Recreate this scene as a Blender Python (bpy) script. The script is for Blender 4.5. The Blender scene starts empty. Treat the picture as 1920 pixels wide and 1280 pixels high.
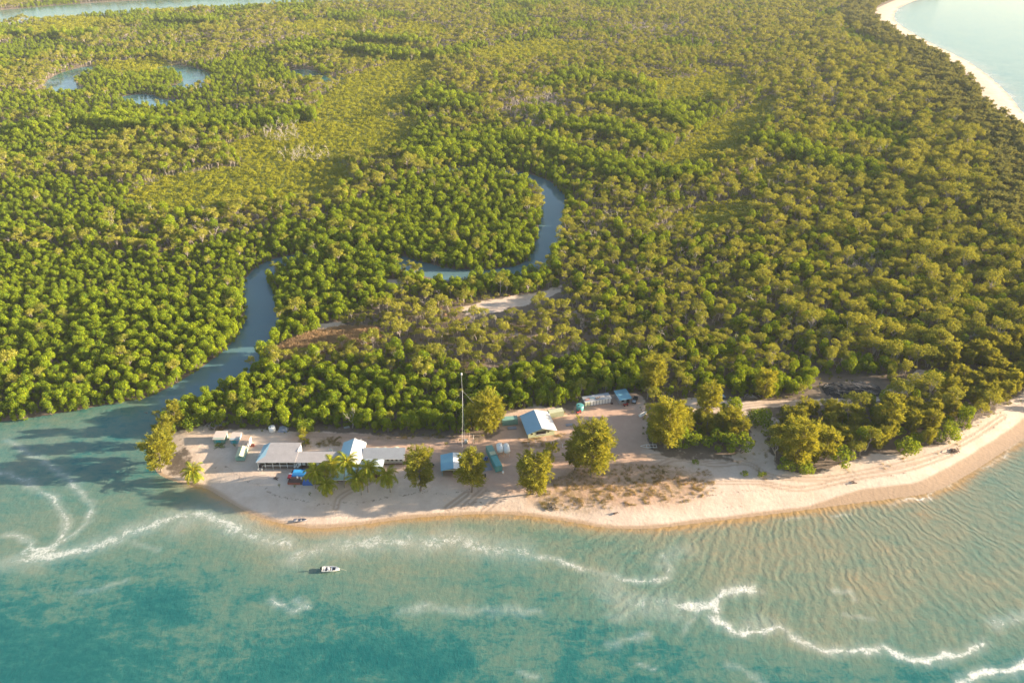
import bpy, math, random
import numpy as np
from mathutils import Vector, Matrix, Euler

R = math.radians
rng = np.random.default_rng(7)
random.seed(7)
scene = bpy.context.scene
COL = scene.collection

# ------------------------------------------------------------------ camera
F_PX, H_CAM, Y_HOR = 1400.0, 180.0, -190.0
PITCH = math.atan((640 - Y_HOR) / F_PX)
CP, SP = math.cos(PITCH), math.sin(PITCH)
cam_d = bpy.data.cameras.new('camera')
cam_d.sensor_width = 36.0
cam_d.lens = 36.0 * F_PX / 1920.0
cam_d.clip_start = 1.0
cam_d.clip_end = 12000.0
cam = bpy.data.objects.new('camera', cam_d)
COL.objects.link(cam)
cam.location = (0, 0, H_CAM)
cam.rotation_euler = (math.pi / 2 - PITCH, 0, 0)
scene.camera = cam

def P(px, py, z=0.0):
    """point of the photograph (1920 wide) -> world point at height z"""
    x = (px - 960) / F_PX
    v = (py - 640) / F_PX
    t = (H_CAM - z) / (SP + v * CP)
    return (x * t, (CP - v * SP) * t, z)

def P2(px, py, z=0.0):
    a = P(px, py, z)
    return (a[0], a[1])

def to_px(x, y, z=0.0):
    """world -> photograph pixels, numpy friendly; also pixels per metre"""
    dz = z - H_CAM
    depth = y * CP - dz * SP
    up = y * SP + dz * CP
    return 960 + F_PX * x / depth, 640 - F_PX * up / depth, F_PX / depth

# ------------------------------------------------------------------ geometry helpers on numpy arrays
def seg_dist(X, Y, pts, closed=False):
    best = np.full(X.shape, 1e12)
    n = len(pts)
    for i in range(n if closed else n - 1):
        ax, ay = pts[i]; bx, by = pts[(i + 1) % n]
        dx, dy = bx - ax, by - ay
        L2 = dx * dx + dy * dy + 1e-9
        t = np.clip(((X - ax) * dx + (Y - ay) * dy) / L2, 0, 1)
        qx = X - (ax + t * dx); qy = Y - (ay + t * dy)
        best = np.minimum(best, qx * qx + qy * qy)
    return np.sqrt(best)

def in_poly(X, Y, pts):
    inside = np.zeros(X.shape, bool)
    n = len(pts)
    j = n - 1
    for i in range(n):
        xi, yi = pts[i]; xj, yj = pts[j]
        if yi != yj:
            c = ((yi > Y) != (yj > Y)) & (X < (xj - xi) * (Y - yi) / (yj - yi) + xi)
            inside ^= c
        j = i
    return inside

def sdist(X, Y, pts):
    d = seg_dist(X, Y, pts, True)
    return np.where(in_poly(X, Y, pts), d, -d)

def sstep(a, b, x):
    t = np.clip((x - a) / (b - a), 0, 1)
    return t * t * (3 - 2 * t)

def vnoise(X, Y, scale, seed=0):
    """smooth value noise"""
    r = np.random.default_rng(1000 + seed)
    tab = r.random((256, 256))
    x = X / scale; y = Y / scale
    xi = np.floor(x).astype(int); yi = np.floor(y).astype(int)
    fx = x - xi; fy = y - yi
    fx = fx * fx * (3 - 2 * fx); fy = fy * fy * (3 - 2 * fy)
    a = tab[xi % 256, yi % 256]; b = tab[(xi + 1) % 256, yi % 256]
    c = tab[xi % 256, (yi + 1) % 256]; d = tab[(xi + 1) % 256, (yi + 1) % 256]
    return (a * (1 - fx) + b * fx) * (1 - fy) + (c * (1 - fx) + d * fx) * fy

def fnoise(X, Y, scale, seed=0):
    return 0.55 * vnoise(X, Y, scale, seed) + 0.3 * vnoise(X, Y, scale * 0.45, seed + 7) + 0.15 * vnoise(X, Y, scale * 0.2, seed + 13)

def smooth_line(pts, n=6):
    """Catmull-Rom through the points"""
    pts = [np.array(p, float) for p in pts]
    out = []
    for i in range(len(pts) - 1):
        p0 = pts[max(i - 1, 0)]; p1 = pts[i]; p2 = pts[i + 1]; p3 = pts[min(i + 2, len(pts) - 1)]
        for k in range(n):
            t = k / n
            out.append(tuple(0.5 * ((2 * p1) + (-p0 + p2) * t + (2 * p0 - 5 * p1 + 4 * p2 - p3) * t * t + (-p0 + 3 * p1 - 3 * p2 + p3) * t ** 3)))
    out.append(tuple(pts[-1]))
    return out

def Ws(pxs, z=0.0):
    return [P2(a, b, z) for a, b in pxs]

# ------------------------------------------------------------------ land and water outlines
MAIN_BEACH = [(296, 770), (290, 800), (284, 835), (284, 868), (300, 892), (345, 908), (385, 916), (420, 936), (470, 964), (520, 980),
              (580, 990), (650, 987), (750, 974), (850, 966), (960, 965), (1060, 977), (1130, 989), (1200, 992),
              (1260, 987), (1330, 978), (1450, 964), (1600, 944), (1680, 934), (1750, 922), (1815, 890), (1870, 855), (1920, 822)]
RIGHT_OUT = [(2060, 700), (2150, 500), (2100, 330), (2000, 260), (1920, 214)]
FAR_BEACH = [(1895, 180), (1855, 143), (1805, 110), (1755, 86), (1708, 60), (1680, 40), (1680, 22), (1700, 8), (1735, -4), (1800, -20)]
LEFT_BANK = [(-700, 806), (-200, 800), (0, 791), (60, 783), (150, 768), (235, 752), (270, 748)]
coast = Ws(LEFT_BANK) + Ws(smooth_line(MAIN_BEACH, 3)) + Ws(smooth_line(RIGHT_OUT, 3)) + Ws(smooth_line(FAR_BEACH, 3))
coast += [(1900.0, 3700.0), (-2800.0, 3700.0), (-2800.0, coast[0][1])]
CREEK = Ws(smooth_line([(215, 790), (290, 765), (345, 740), (392, 712), (440, 676), (474, 640), (490, 600), (487, 560), (482, 528), (508, 500), (545, 488),
                        (600, 478), (660, 474), (720, 483), (780, 500), (840, 514), (920, 515), (985, 506), (1015, 482), (1029, 440), (1036, 400),
                        (1036, 366), (1000, 338), (930, 322), (860, 318), (800, 322)], 4))
FAR_CREEK = [Ws(smooth_line(l, 4)) for l in ([(168, 130), (140, 138), (118, 150), (112, 162), (130, 170)], [(255, 184), (285, 192), (318, 194)], [(322, 128), (352, 134), (372, 146), (362, 158), (345, 164)], [(560, 136), (585, 146), (615, 150)])]
FAR_RIVER = Ws(smooth_line([(-500, 82), (-150, 50), (0, 32), (110, 22), (200, 15), (330, 8), (480, 2), (620, -4), (800, -12)], 3))
LITTLE = Ws([(822, 318), (790, 325), (760, 330)])

def shore(X, Y):
    """metres inland of the nearest water (negative in water), and the same from the sea alone"""
    dl = sdist(X, Y, coast)
    c = seg_dist(X, Y, CREEK)
    hw = 7.0 + 1.2 * sstep(10, 25, X) * sstep(370, 390, Y) + 3.0 * sstep(330, 270, Y) + 2.5 * sstep(380, 340, Y) * sstep(-150, -110, X)
    hw = hw - 4.0 * sstep(-126, -116, X) * sstep(-62, -72, X) * (Y > 400)
    d = np.minimum(dl, c - hw)
    for l in FAR_CREEK:
        d = np.minimum(d, seg_dist(X, Y, l) - 15 - 5 * vnoise(X, Y, 40, 17))
    d = np.minimum(d, seg_dist(X, Y, FAR_RIVER) - 92 - 14 * vnoise(X, Y, 90, 3))
    return d, dl

# the open ground: camp, tracks and beach (pixels)
CLEAR = [(300, 812), (330, 812), (345, 806), (398, 800), (480, 800), (560, 806), (640, 804), (700, 812), (760, 818), (800, 812), (835, 818), (880, 816), (930, 802),
         (945, 775), (1000, 764), (1075, 768), (1090, 752), (1140, 743), (1190, 740), (1206, 752), (1214, 770), (1206, 800), (1222, 846), (1290, 852), (1370, 858),
         (1396, 840), (1412, 800), (1385, 782), (1335, 772), (1290, 775), (1260, 760), (1290, 748), (1330, 752), (1400, 748), (1520, 745), (1530, 705), (1655, 705), (1665, 728), (1700, 712), (1724, 692), (1732, 702),
         (1700, 738), (1640, 752), (1560, 768), (1500, 772), (1440, 800), (1440, 850), (1452, 884), (1532, 888), (1596, 866), (1640, 856), (1700, 850), (1765, 842),
         (1802, 806), (1865, 772), (1925, 738), (1960, 800), (1940, 1000), (1200, 1010), (560, 1010), (280, 930), (262, 850)]
clear_w = Ws(CLEAR, 1.0)
SAND_PATCH = [Ws([(722, 528), (756, 527), (752, 552), (724, 556)]), Ws([(862, 582), (935, 562), (985, 556), (1052, 538), (1050, 552), (985, 575), (920, 592), (870, 596)]),
              Ws([(585, 612), (640, 606), (660, 618), (600, 624)]), Ws([(795, 322), (835, 314), (838, 322), (800, 332)])]
DRY = Ws([(520, 655), (560, 636), (640, 618), (705, 620), (715, 643), (640, 660), (560, 680), (520, 688)])
OPEN_WOOD = Ws([(640, 600), (760, 570), (860, 560), (1080, 545), (1120, 600), (1110, 690), (960, 710), (860, 700), (780, 660), (660, 660)])

W_HEATH = [Ws(p, 1) for p in (
    [(225, 378), (300, 332), (450, 314), (560, 286), (650, 296), (655, 335), (615, 378), (470, 388), (330, 408)],
    [(405, 280), (560, 234), (640, 228), (790, 220), (775, 266), (710, 296), (600, 300), (470, 306)],
    [(585, 212), (640, 146), (740, 118), (825, 112), (800, 175), (745, 212), (690, 232), (600, 232)],
    [(530, 47), (600, 38), (700, 48), (670, 66), (550, 62)], [(1195, 152), (1370, 140), (1410, 160), (1375, 192), (1235, 190)], [(1225, 300), (1345, 225), (1460, 175), (1450, 222), (1385, 275), (1305, 330), (1245, 325)],
    [(870, 98), (1000, 76), (1120, 82), (1070, 106), (920, 120)], [(40, 52), (150, 34), (250, 40), (170, 66), (50, 72)], [(690, 62), (820, 46), (850, 64), (720, 82)], [(180, 120), (300, 112), (330, 124), (290, 140), (200, 138)],
    [(1270, 405), (1400, 374), (1430, 400), (1330, 436), (1260, 432)], [(1400, 330), (1480, 300), (1500, 315), (1420, 350)])]

def ground_z(d, dl, X, Y):
    bank = 1.25 * sstep(0, 15, d)
    z = np.where(d >= 0, bank, np.maximum(d * 0.07, -1.8))
    return z + np.where(d > 2, 0.12 * (fnoise(X, Y, 9.0, 5) - 0.5), 0)

def gz(x, y):
    X = np.array([x]); Y = np.array([y])
    d, dl = shore(X, Y)
    return float(ground_z(d, dl, X, Y)[0])

def G(px, py):
    """photograph pixel -> point on the ground"""
    z = 1.2
    for _ in range(3):
        x, y, _z = P(px, py, z)
        z = gz(x, y)
    return Vector((x, y, z))

# ------------------------------------------------------------------ materials
def nodes_of(name):
    m = bpy.data.materials.new(name)
    m.use_nodes = True
    nt = m.node_tree
    nt.nodes.clear()
    return m, nt, nt.nodes, nt.links

def N(nt, kind, **kw):
    n = nt.nodes.new(kind)
    for k, v in kw.items():
        if k == 'inputs':
            for a, b in v.items():
                n.inputs[a].default_value = b
        else:
            setattr(n, k, v)
    return n

def ramp(nt, stops, interp='LINEAR'):
    n = nt.nodes.new('ShaderNodeValToRGB')
    n.color_ramp.interpolation = interp
    el = n.color_ramp.elements
    while len(el) < len(stops):
        el.new(0.5)
    for e, (p, c) in zip(el, stops):
        e.position = p
        e.color = (c[0], c[1], c[2], 1) if not isinstance(c, (int, float)) else (c, c, c, 1)
    return n

def mix(nt, fac, a, b, blend='MIX'):
    n = nt.nodes.new('ShaderNodeMix')
    n.data_type = 'RGBA'
    n.blend_type = blend
    for sock, v in ((n.inputs[0], fac), (n.inputs[6], a), (n.inputs[7], b)):
        if hasattr(v, 'is_output') or isinstance(v, bpy.types.NodeSocket):
            nt.links.new(v, sock)
        else:
            sock.default_value = v if isinstance(v, (int, float)) and sock == n.inputs[0] else ((v[0], v[1], v[2], 1) if not isinstance(v, (int, float)) else (v, v, v, 1))
    return n.outputs[2]

def mth(nt, op, a, b=0.0, clamp=False):
    n = nt.nodes.new('ShaderNodeMath')
    n.operation = op
    n.use_clamp = clamp
    for i, v in enumerate((a, b)):
        if isinstance(v, bpy.types.NodeSocket):
            nt.links.new(v, n.inputs[i])
        else:
            n.inputs[i].default_value = v
    return n.outputs[0]

def attr(nt, name):
    n = nt.nodes.new('ShaderNodeAttribute')
    n.attribute_name = name
    return n.outputs['Fac']

def noise(nt, scale, detail=4.0, rough=0.55, vec=None, dist=0.0):
    n = nt.nodes.new('ShaderNodeTexNoise')
    n.inputs['Scale'].default_value = scale
    n.inputs['Detail'].default_value = detail
    n.inputs['Roughness'].default_value = rough
    n.inputs['Distortion'].default_value = dist
    if vec is not None:
        nt.links.new(vec, n.inputs['Vector'])
    return n.outputs['Fac']

def geo_pos(nt):
    return nt.nodes.new('ShaderNodeNewGeometry').outputs['Position']

def scaled(nt, vec, s):
    n = nt.nodes.new('ShaderNodeMapping')
    n.inputs['Scale'].default_value = s
    nt.links.new(vec, n.inputs['Vector'])
    return n.outputs[0]

def finish(nt, bsdf):
    o = nt.nodes.new('ShaderNodeOutputMaterial')
    nt.links.new(bsdf, o.inputs['Surface'])

_mats = {}
def paint(name, col, rough=0.6, var=0.16, scale=1.3, metal=0.0, bump=0.0, dirt=0.25, stripe=None):
    """a painted / worn surface: its colour broken up by soft stains"""
    if name in _mats:
        return _mats[name]
    m, nt, nd, lk = nodes_of(name)
    tc = nd.new('ShaderNodeTexCoord').outputs['Object']
    n1 = noise(nt, scale, 5, 0.6, tc)
    n2 = noise(nt, scale * 6, 3, 0.6, tc)
    c1 = mix(nt, n1, tuple(max(0, c * (1 - var * 2)) for c in col), tuple(min(0.95, c * (1 + var)) for c in col))
    st = ramp(nt, [(0.45, 0), (0.75, 1)])
    lk.new(n2, st.inputs[0])
    f = mth(nt, 'MULTIPLY', st.outputs[0], dirt)
    c2 = mix(nt, f, c1, (col[0] * 0.55 + 0.05, col[1] * 0.5 + 0.035, col[2] * 0.45 + 0.02))
    if stripe:
        w = nd.new('ShaderNodeTexWave'); w.wave_type = 'BANDS'; w.bands_direction = stripe[0]
        w.inputs['Scale'].default_value = stripe[1]; w.inputs['Distortion'].default_value = 0.0
        lk.new(tc, w.inputs['Vector'])
        f2 = mth(nt, 'MULTIPLY', w.outputs['Fac'], stripe[2])
        c2 = mix(nt, f2, c2, tuple(c * 0.6 for c in col))
    b = nd.new('ShaderNodeBsdfPrincipled')
    lk.new(c2, b.inputs['Base Color'])
    b.inputs['Roughness'].default_value = rough
    b.inputs['Metallic'].default_value = metal
    if bump:
        bp = nd.new('ShaderNodeBump'); bp.inputs['Strength'].default_value = bump; bp.inputs['Distance'].default_value = 0.05
        lk.new(n2, bp.inputs['Height']); lk.new(bp.outputs[0], b.inputs['Normal'])
    finish(nt, b.outputs[0])
    _mats[name] = m
    return m

def foliage(name, dark, light, tip, patch=0.02, trans=0.35, rnd=0.6):
    """leaf material: its tint drifts from tree to tree and from patch to patch"""
    m, nt, nd, lk = nodes_of(name)
    oi = nd.new('ShaderNodeObjectInfo')
    n1 = noise(nt, patch, 3, 0.6, oi.outputs['Location'])
    r1 = ramp(nt, [(0.32, 0), (0.68, 1)])
    lk.new(n1, r1.inputs[0])
    f = mth(nt, 'ADD', mth(nt, 'MULTIPLY', r1.outputs[0], 1 - rnd), mth(nt, 'MULTIPLY', oi.outputs['Random'], rnd))
    base = mix(nt, f, dark, light)
    tc = nd.new('ShaderNodeTexCoord').outputs['Object']
    n2 = noise(nt, 1.1, 2, 0.6, tc)
    r2 = ramp(nt, [(0.42, 0), (0.72, 1)])
    lk.new(n2, r2.inputs[0])
    col = mix(nt, mth(nt, 'MULTIPLY', r2.outputs[0], 0.75), base, tip)
    d = nd.new('ShaderNodeBsdfDiffuse'); lk.new(col, d.inputs['Color'])
    t = nd.new('ShaderNodeBsdfTranslucent')
    tcol = mix(nt, 0.5, col, (tip[0] * 1.3, tip[1] * 1.2, tip[2] * 0.4))
    lk.new(tcol, t.inputs['Color'])
    mx = nd.new('ShaderNodeMixShader'); mx.inputs[0].default_value = trans
    lk.new(d.outputs[0], mx.inputs[1]); lk.new(t.outputs[0], mx.inputs[2])
    finish(nt, mx.outputs[0])
    return m

# ------------------------------------------------------------------ object helpers
def link(o, parent=None):
    COL.objects.link(o)
    if parent is not None:
        o.parent = parent
    return o

def mesh_np(name, V, Fc, mat=None, smooth=False):
    me = bpy.data.meshes.new(name)
    V = np.asarray(V, np.float32); Fc = np.asarray(Fc, np.int32)
    k = Fc.shape[1]
    me.vertices.add(len(V)); me.vertices.foreach_set('co', V.ravel())
    me.loops.add(Fc.size); me.loops.foreach_set('vertex_index', Fc.ravel())
    me.polygons.add(len(Fc))
    me.polygons.foreach_set('loop_start', np.arange(0, Fc.size, k, dtype=np.int32))
    me.polygons.foreach_set('use_smooth', np.full(len(Fc), smooth))
    me.update(calc_edges=True)
    if mat:
        me.materials.append(mat)
    return me

def tag(o, label, cat, group=None, kind=None):
    if label: o['label'] = label
    if cat: o['category'] = cat
    if group: o['group'] = group
    if kind: o['kind'] = kind
    return o

def thing(name, label, cat, loc, rotz=0.0, group=None, scale=None):
    o = bpy.data.objects.new(name, None)
    o.empty_display_size = 0.5
    link(o)
    o.location = loc
    o.rotation_euler = (0, 0, rotz)
    if scale is not None:
        o.scale = scale if hasattr(scale, '__len__') else (scale,) * 3
    return tag(o, label, cat, group)

class MB:
    """collects shapes, then links them as ONE mesh object"""
    def __init__(s):
        s.v = []; s.f = []
    def add(s, vs, fs):
        b = len(s.v)
        s.v += [tuple(v) for v in vs]
        s.f += [tuple(b + i for i in f) for f in fs]
        return s
    def box(s, x0, x1, y0, y1, z0, z1):
        return s.add([(x0, y0, z0), (x1, y0, z0), (x1, y1, z0), (x0, y1, z0), (x0, y0, z1), (x1, y0, z1), (x1, y1, z1), (x0, y1, z1)],
                     [(0, 3, 2, 1), (4, 5, 6, 7), (0, 1, 5, 4), (1, 2, 6, 5), (2, 3, 7, 6), (3, 0, 4, 7)])
    def slab(s, quad, t):
        """a plate: four corners (counter-clockwise from above) given a thickness downwards"""
        q = [Vector(p) for p in quad]
        n = (q[1] - q[0]).cross(q[-1] - q[0]).normalized()
        k = len(q)
        lo = [p - n * t for p in q]
        fs = [tuple(range(k)), tuple(reversed(range(k, 2 * k)))]
        for i in range(k):
            j = (i + 1) % k
            fs.append((i, k + i, k + j, j))
        return s.add(q + lo, fs)
    def prism(s, poly, z0, z1):
        k = len(poly)
        fs = [tuple(reversed(range(k))), tuple(range(k, 2 * k))]
        for i in range(k):
            j = (i + 1) % k
            fs.append((i, j, k + j, k + i))
        return s.add([(x, y, z0) for x, y in poly] + [(x, y, z1) for x, y in poly], fs)
    def gable(s, x0, x1, y0, y1, z0, z1, along='y'):
        """triangular prism of a gable wall"""
        if along == 'y':
            xm = (x0 + x1) / 2
            return s.add([(x0, y0, z0), (x1, y0, z0), (xm, y0, z1), (x0, y1, z0), (x1, y1, z0), (xm, y1, z1)],
                         [(0, 1, 2), (5, 4, 3), (0, 3, 4, 1), (1, 4, 5, 2), (2, 5, 3, 0)])
        ym = (y0 + y1) / 2
        return s.add([(x0, y0, z0), (x0, y1, z0), (x0, ym, z1), (x1, y0, z0), (x1, y1, z0), (x1, ym, z1)],
                     [(2, 1, 0), (3, 4, 5), (0, 1, 4, 3), (1, 2, 5, 4), (2, 0, 3, 5)])
    def tube(s, pts, radii, seg=6, cap=True):
        pts = [Vector(p) for p in pts]
        if not hasattr(radii, '__len__'):
            radii = [radii] * len(pts)
        rings = []
        for i, p in enumerate(pts):
            d = (pts[min(i + 1, len(pts) - 1)] - pts[max(i - 1, 0)])
            d = d.normalized() if d.length > 1e-6 else Vector((0, 0, 1))
            a = d.cross(Vector((0, 1, 0)) if abs(d.y) < 0.9 else Vector((1, 0, 0))).normalized()
            b = d.cross(a)
            rings.append([p + (a * math.cos(2 * math.pi * k / seg) + b * math.sin(2 * math.pi * k / seg)) * radii[i] for k in range(seg)])
        vs = [v for r in rings for v in r]
        fs = []
        for i in range(len(pts) - 1):
            for k in range(seg):
                l = (k + 1) % seg
                fs.append((i * seg + k, i * seg + l, (i + 1) * seg + l, (i + 1) * seg + k))
        if cap:
            fs.append(tuple(reversed(range(seg)))); n0 = (len(pts) - 1) * seg
            fs.append(tuple(range(n0, n0 + seg)))
        return s.add(vs, fs)
    def lathe(s, prof, seg=16, c=(0, 0, 0), axis='z'):
        """profile of (radius, height) turned about an axis"""
        vs = []; fs = []
        for r, h in prof:
            for k in range(seg):
                a = 2 * math.pi * k / seg
                u, w = r * math.cos(a), r * math.sin(a)
                vs.append((c[0] + u, c[1] + w, c[2] + h) if axis == 'z' else (c[0] + u, c[1] + h, c[2] + w) if axis == 'y' else (c[0] + h, c[1] + u, c[2] + w))
        for i in range(len(prof) - 1):
            for k in range(seg):
                l = (k + 1) % seg
                q = (i * seg + k, i * seg + l, (i + 1) * seg + l, (i + 1) * seg + k)
                fs.append(q if axis != 'y' else tuple(reversed(q)))
        fs.append(tuple(reversed(range(seg))) if axis != 'y' else tuple(range(seg)))
        n0 = (len(prof) - 1) * seg
        fs.append(tuple(range(n0, n0 + seg)) if axis != 'y' else tuple(reversed(range(n0, n0 + seg))))
        return s.add(vs, fs)
    def mesh(s, name, mat, smooth=False):
        me = bpy.data.meshes.new(name)
        me.from_pydata(s.v, [], s.f)
        me.materials.append(mat)
        if smooth:
            for p in me.polygons: p.use_smooth = True
        me.update()
        return me
    def build(s, name, mat, parent=None, smooth=False, label=None):
        o = bpy.data.objects.new(name, s.mesh(name, mat, smooth))
        if label: o['label'] = label
        return link(o, parent)
# ------------------------------------------------------------------ light and air
SUN_EL, SUN_AZ = R(12.0), R(86.5)        # low sun, straight to the right of the camera
world = bpy.data.worlds.new('World')
scene.world = world
world.use_nodes = True
wn = world.node_tree
bg = wn.nodes.get('Background') or wn.nodes.new('ShaderNodeBackground')
sky = wn.nodes.new('ShaderNodeTexSky')
sky.sky_type = 'NISHITA'
sky.sun_disc = False
sky.sun_elevation = SUN_EL
sky.sun_rotation = SUN_AZ
sky.air_density = 1.0
sky.dust_density = 1.2
wn.links.new(sky.outputs[0], bg.inputs['Color'])
bg.inputs['Strength'].default_value = 0.075

sun_d = bpy.data.lights.new('sun', 'SUN')
sun_d.energy = 5.0
sun_d.angle = R(0.5)
sun_d.color = (1.0, 0.84, 0.62)
sun = link(bpy.data.objects.new('sun', sun_d))
sv = Vector((math.sin(SUN_AZ) * math.cos(SUN_EL), math.cos(SUN_AZ) * math.cos(SUN_EL), math.sin(SUN_EL)))
sun.rotation_euler = sv.to_track_quat('Z', 'Y').to_euler()
sun.location = (400, 200, 300)

scene.view_settings.view_transform = 'Standard'
scene.view_settings.look = 'None'
scene.view_settings.exposure = 2.12
scene.view_settings.gamma = 1.0
scene.view_settings.use_curve_mapping = False
cy = scene.cycles
cy.max_bounces = 5; cy.diffuse_bounces = 3; cy.glossy_bounces = 2; cy.transmission_bounces = 2
cy.transparent_max_bounces = 4; cy.volume_bounces = 1
cy.caustics_reflective = False; cy.caustics_refractive = False
cy.use_denoising = True
cy.sample_clamp_indirect = 4.0
cy.use_adaptive_sampling = False
cy.adaptive_threshold = 0.02

# haze: one even box of air round everything
hz = MB().box(-3400, 3400, -400, 4300, -3.4, H_CAM + 25)
hm, nt, nd, lk = nodes_of('haze')
pv = nd.new('ShaderNodeVolumePrincipled')
pv.inputs['Color'].default_value = (0.82, 0.90, 1.0, 1)
pv.inputs['Density'].default_value = 0.00004
pv.inputs['Anisotropy'].default_value = 0.0
o = nd.new('ShaderNodeOutputMaterial')
lk.new(pv.outputs[0], o.inputs['Volume'])
ho = hz.build('haze', hm)
ho['kind'] = 'stuff'

# ------------------------------------------------------------------ graded sheets
def graded(lo, a, b, hi, step, grow):
    c = list(np.arange(a, b + step * 0.5, step))
    x = a; s = step
    left = []
    while x > lo:
        s = s + grow * s; x -= s; left.append(x)
    right = []
    x = c[-1]; s = step
    while x < hi:
        s = s + grow * s; x += s; right.append(x)
    return np.array(left[::-1] + c + right)

def sheet(name, xs, ys, zf, attrs, mat):
    X, Y = np.meshgrid(xs, ys)
    X = X.ravel(); Y = Y.ravel()
    Z, vals = zf(X, Y)
    V = np.stack([X, Y, Z], 1)
    nx, ny = len(xs), len(ys)
    i = np.arange(nx * ny).reshape(ny, nx)
    Fc = np.stack([i[:-1, :-1].ravel(), i[:-1, 1:].ravel(), i[1:, 1:].ravel(), i[1:, :-1].ravel()], 1)
    me = mesh_np(name, V, Fc, mat, True)
    for k, v in vals.items():
        a = me.attributes.new(k, 'FLOAT', 'POINT')
        a.data.foreach_set('value', np.asarray(v, np.float32))
    return link(bpy.data.objects.new(name, me))

# ------------------------------------------------------------------ ground material
gm, nt, nd, lk = nodes_of('ground')
pos = geo_pos(nt)
n_big = noise(nt, 0.06, 4, 0.6, pos)
n_mid = noise(nt, 0.35, 5, 0.62, pos)
n_fine = noise(nt, 2.2, 4, 0.65, pos)
a_sand, a_wet, a_yard, a_track, a_dry, a_d, a_sedge = (attr(nt, k) for k in ('sand', 'wet', 'yard', 'track', 'dry', 'shore', 'sedge'))
floor_ = mix(nt, n_mid, (0.10, 0.068, 0.048), (0.23, 0.165, 0.12))
rf = ramp(nt, [(0.5, 0), (0.72, 1)]); lk.new(n_fine, rf.inputs[0])
floor_ = mix(nt, mth(nt, 'MULTIPLY', rf.outputs[0], 0.4), floor_, (0.10, 0.11, 0.045))
floor_ = mix(nt, a_sedge, floor_, mix(nt, n_mid, (0.17, 0.19, 0.018), (0.31, 0.30, 0.03)))
sand = mix(nt, n_mid, (0.58, 0.445, 0.345), (0.72, 0.58, 0.47))
rb = ramp(nt, [(0.42, 0), (0.62, 1)]); lk.new(noise(nt, 0.13, 6, 0.7, pos, 0.4), rb.inputs[0])
sand = mix(nt, mth(nt, 'MULTIPLY', rb.outputs[0], 0.45), sand, (0.47, 0.33, 0.235))
sand = mix(nt, mth(nt, 'MULTIPLY', n_fine, 0.3), sand, (0.40, 0.28, 0.20))
yard = mix(nt, n_mid, (0.43, 0.26, 0.18), (0.56, 0.37, 0.265))
sand = mix(nt, a_yard, sand, yard)
# wrack and drift lines that follow the shore
wv = mth(nt, 'SINE', mth(nt, 'ADD', mth(nt, 'MULTIPLY', a_d, 0.9), mth(nt, 'MULTIPLY', n_big, 9.0)))
wr = ramp(nt, [(0.80, 0), (0.97, 1)]); lk.new(wv, wr.inputs[0])
wb = ramp(nt, [(0.53, 0), (0.62, 1)]); lk.new(noise(nt, 0.8, 6, 0.7, pos), wb.inputs[0])
wz = ramp(nt, [(0.0, 0), (0.18, 0), (0.22, 1), (0.55, 1), (0.7, 0)]); lk.new(mth(nt, 'MULTIPLY', a_d, 0.04), wz.inputs[0])
wf = mth(nt, 'MULTIPLY', mth(nt, 'MULTIPLY', wr.outputs[0], wb.outputs[0]), mth(nt, 'MULTIPLY', wz.outputs[0], 0.75))
sand = mix(nt, wf, sand, (0.16, 0.10, 0.07))
# specks of litter
sp = ramp(nt, [(0.62, 0), (0.70, 1)]); lk.new(noise(nt, 1.1, 5, 0.75, pos), sp.inputs[0])
sand = mix(nt, mth(nt, 'MULTIPLY', sp.outputs[0], 0.5), sand, (0.2, 0.13, 0.09))
# dry runners and grass
dr = ramp(nt, [(0.40, 0), (0.60, 1)]); lk.new(noise(nt, 0.5, 7, 0.72, pos, 0.6), dr.inputs[0])
dcol = mix(nt, noise(nt, 0.22, 3, 0.6, pos), (0.30, 0.155, 0.075), (0.22, 0.19, 0.06))
sand = mix(nt, mth(nt, 'MULTIPLY', mth(nt, 'MULTIPLY', dr.outputs[0], a_dry), 0.7), sand, dcol)
sand = mix(nt, mth(nt, 'MULTIPLY', a_track, 0.8), sand, (0.34, 0.225, 0.15))
wetc = mix(nt, n_mid, (0.36, 0.24, 0.145), (0.44, 0.30, 0.195))
sand = mix(nt, a_wet, sand, wetc)
edge = mth(nt, 'ADD', a_sand, mth(nt, 'MULTIPLY', mth(nt, 'SUBTRACT', n_mid, 0.5), 0.9))
er = ramp(nt, [(0.40, 0), (0.62, 1)]); lk.new(edge, er.inputs[0])
col = mix(nt, er.outputs[0], floor_, sand)
b = nd.new('ShaderNodeBsdfPrincipled')
lk.new(col, b.inputs['Base Color'])
rr = mix(nt, a_wet, 0.9, 0.45)
lk.new(rr, b.inputs['Roughness'])
bp = nd.new('ShaderNodeBump'); bp.inputs['Strength'].default_value = 0.5; bp.inputs['Distance'].default_value = 0.25
hh = mth(nt, 'ADD', mth(nt, 'MULTIPLY', noise(nt, 0.8, 5, 0.6, pos), 1.0), mth(nt, 'MULTIPLY', a_track, -0.5))
lk.new(hh, bp.inputs['Height']); lk.new(bp.outputs[0], b.inputs['Normal'])
finish(nt, b.outputs[0])

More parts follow.
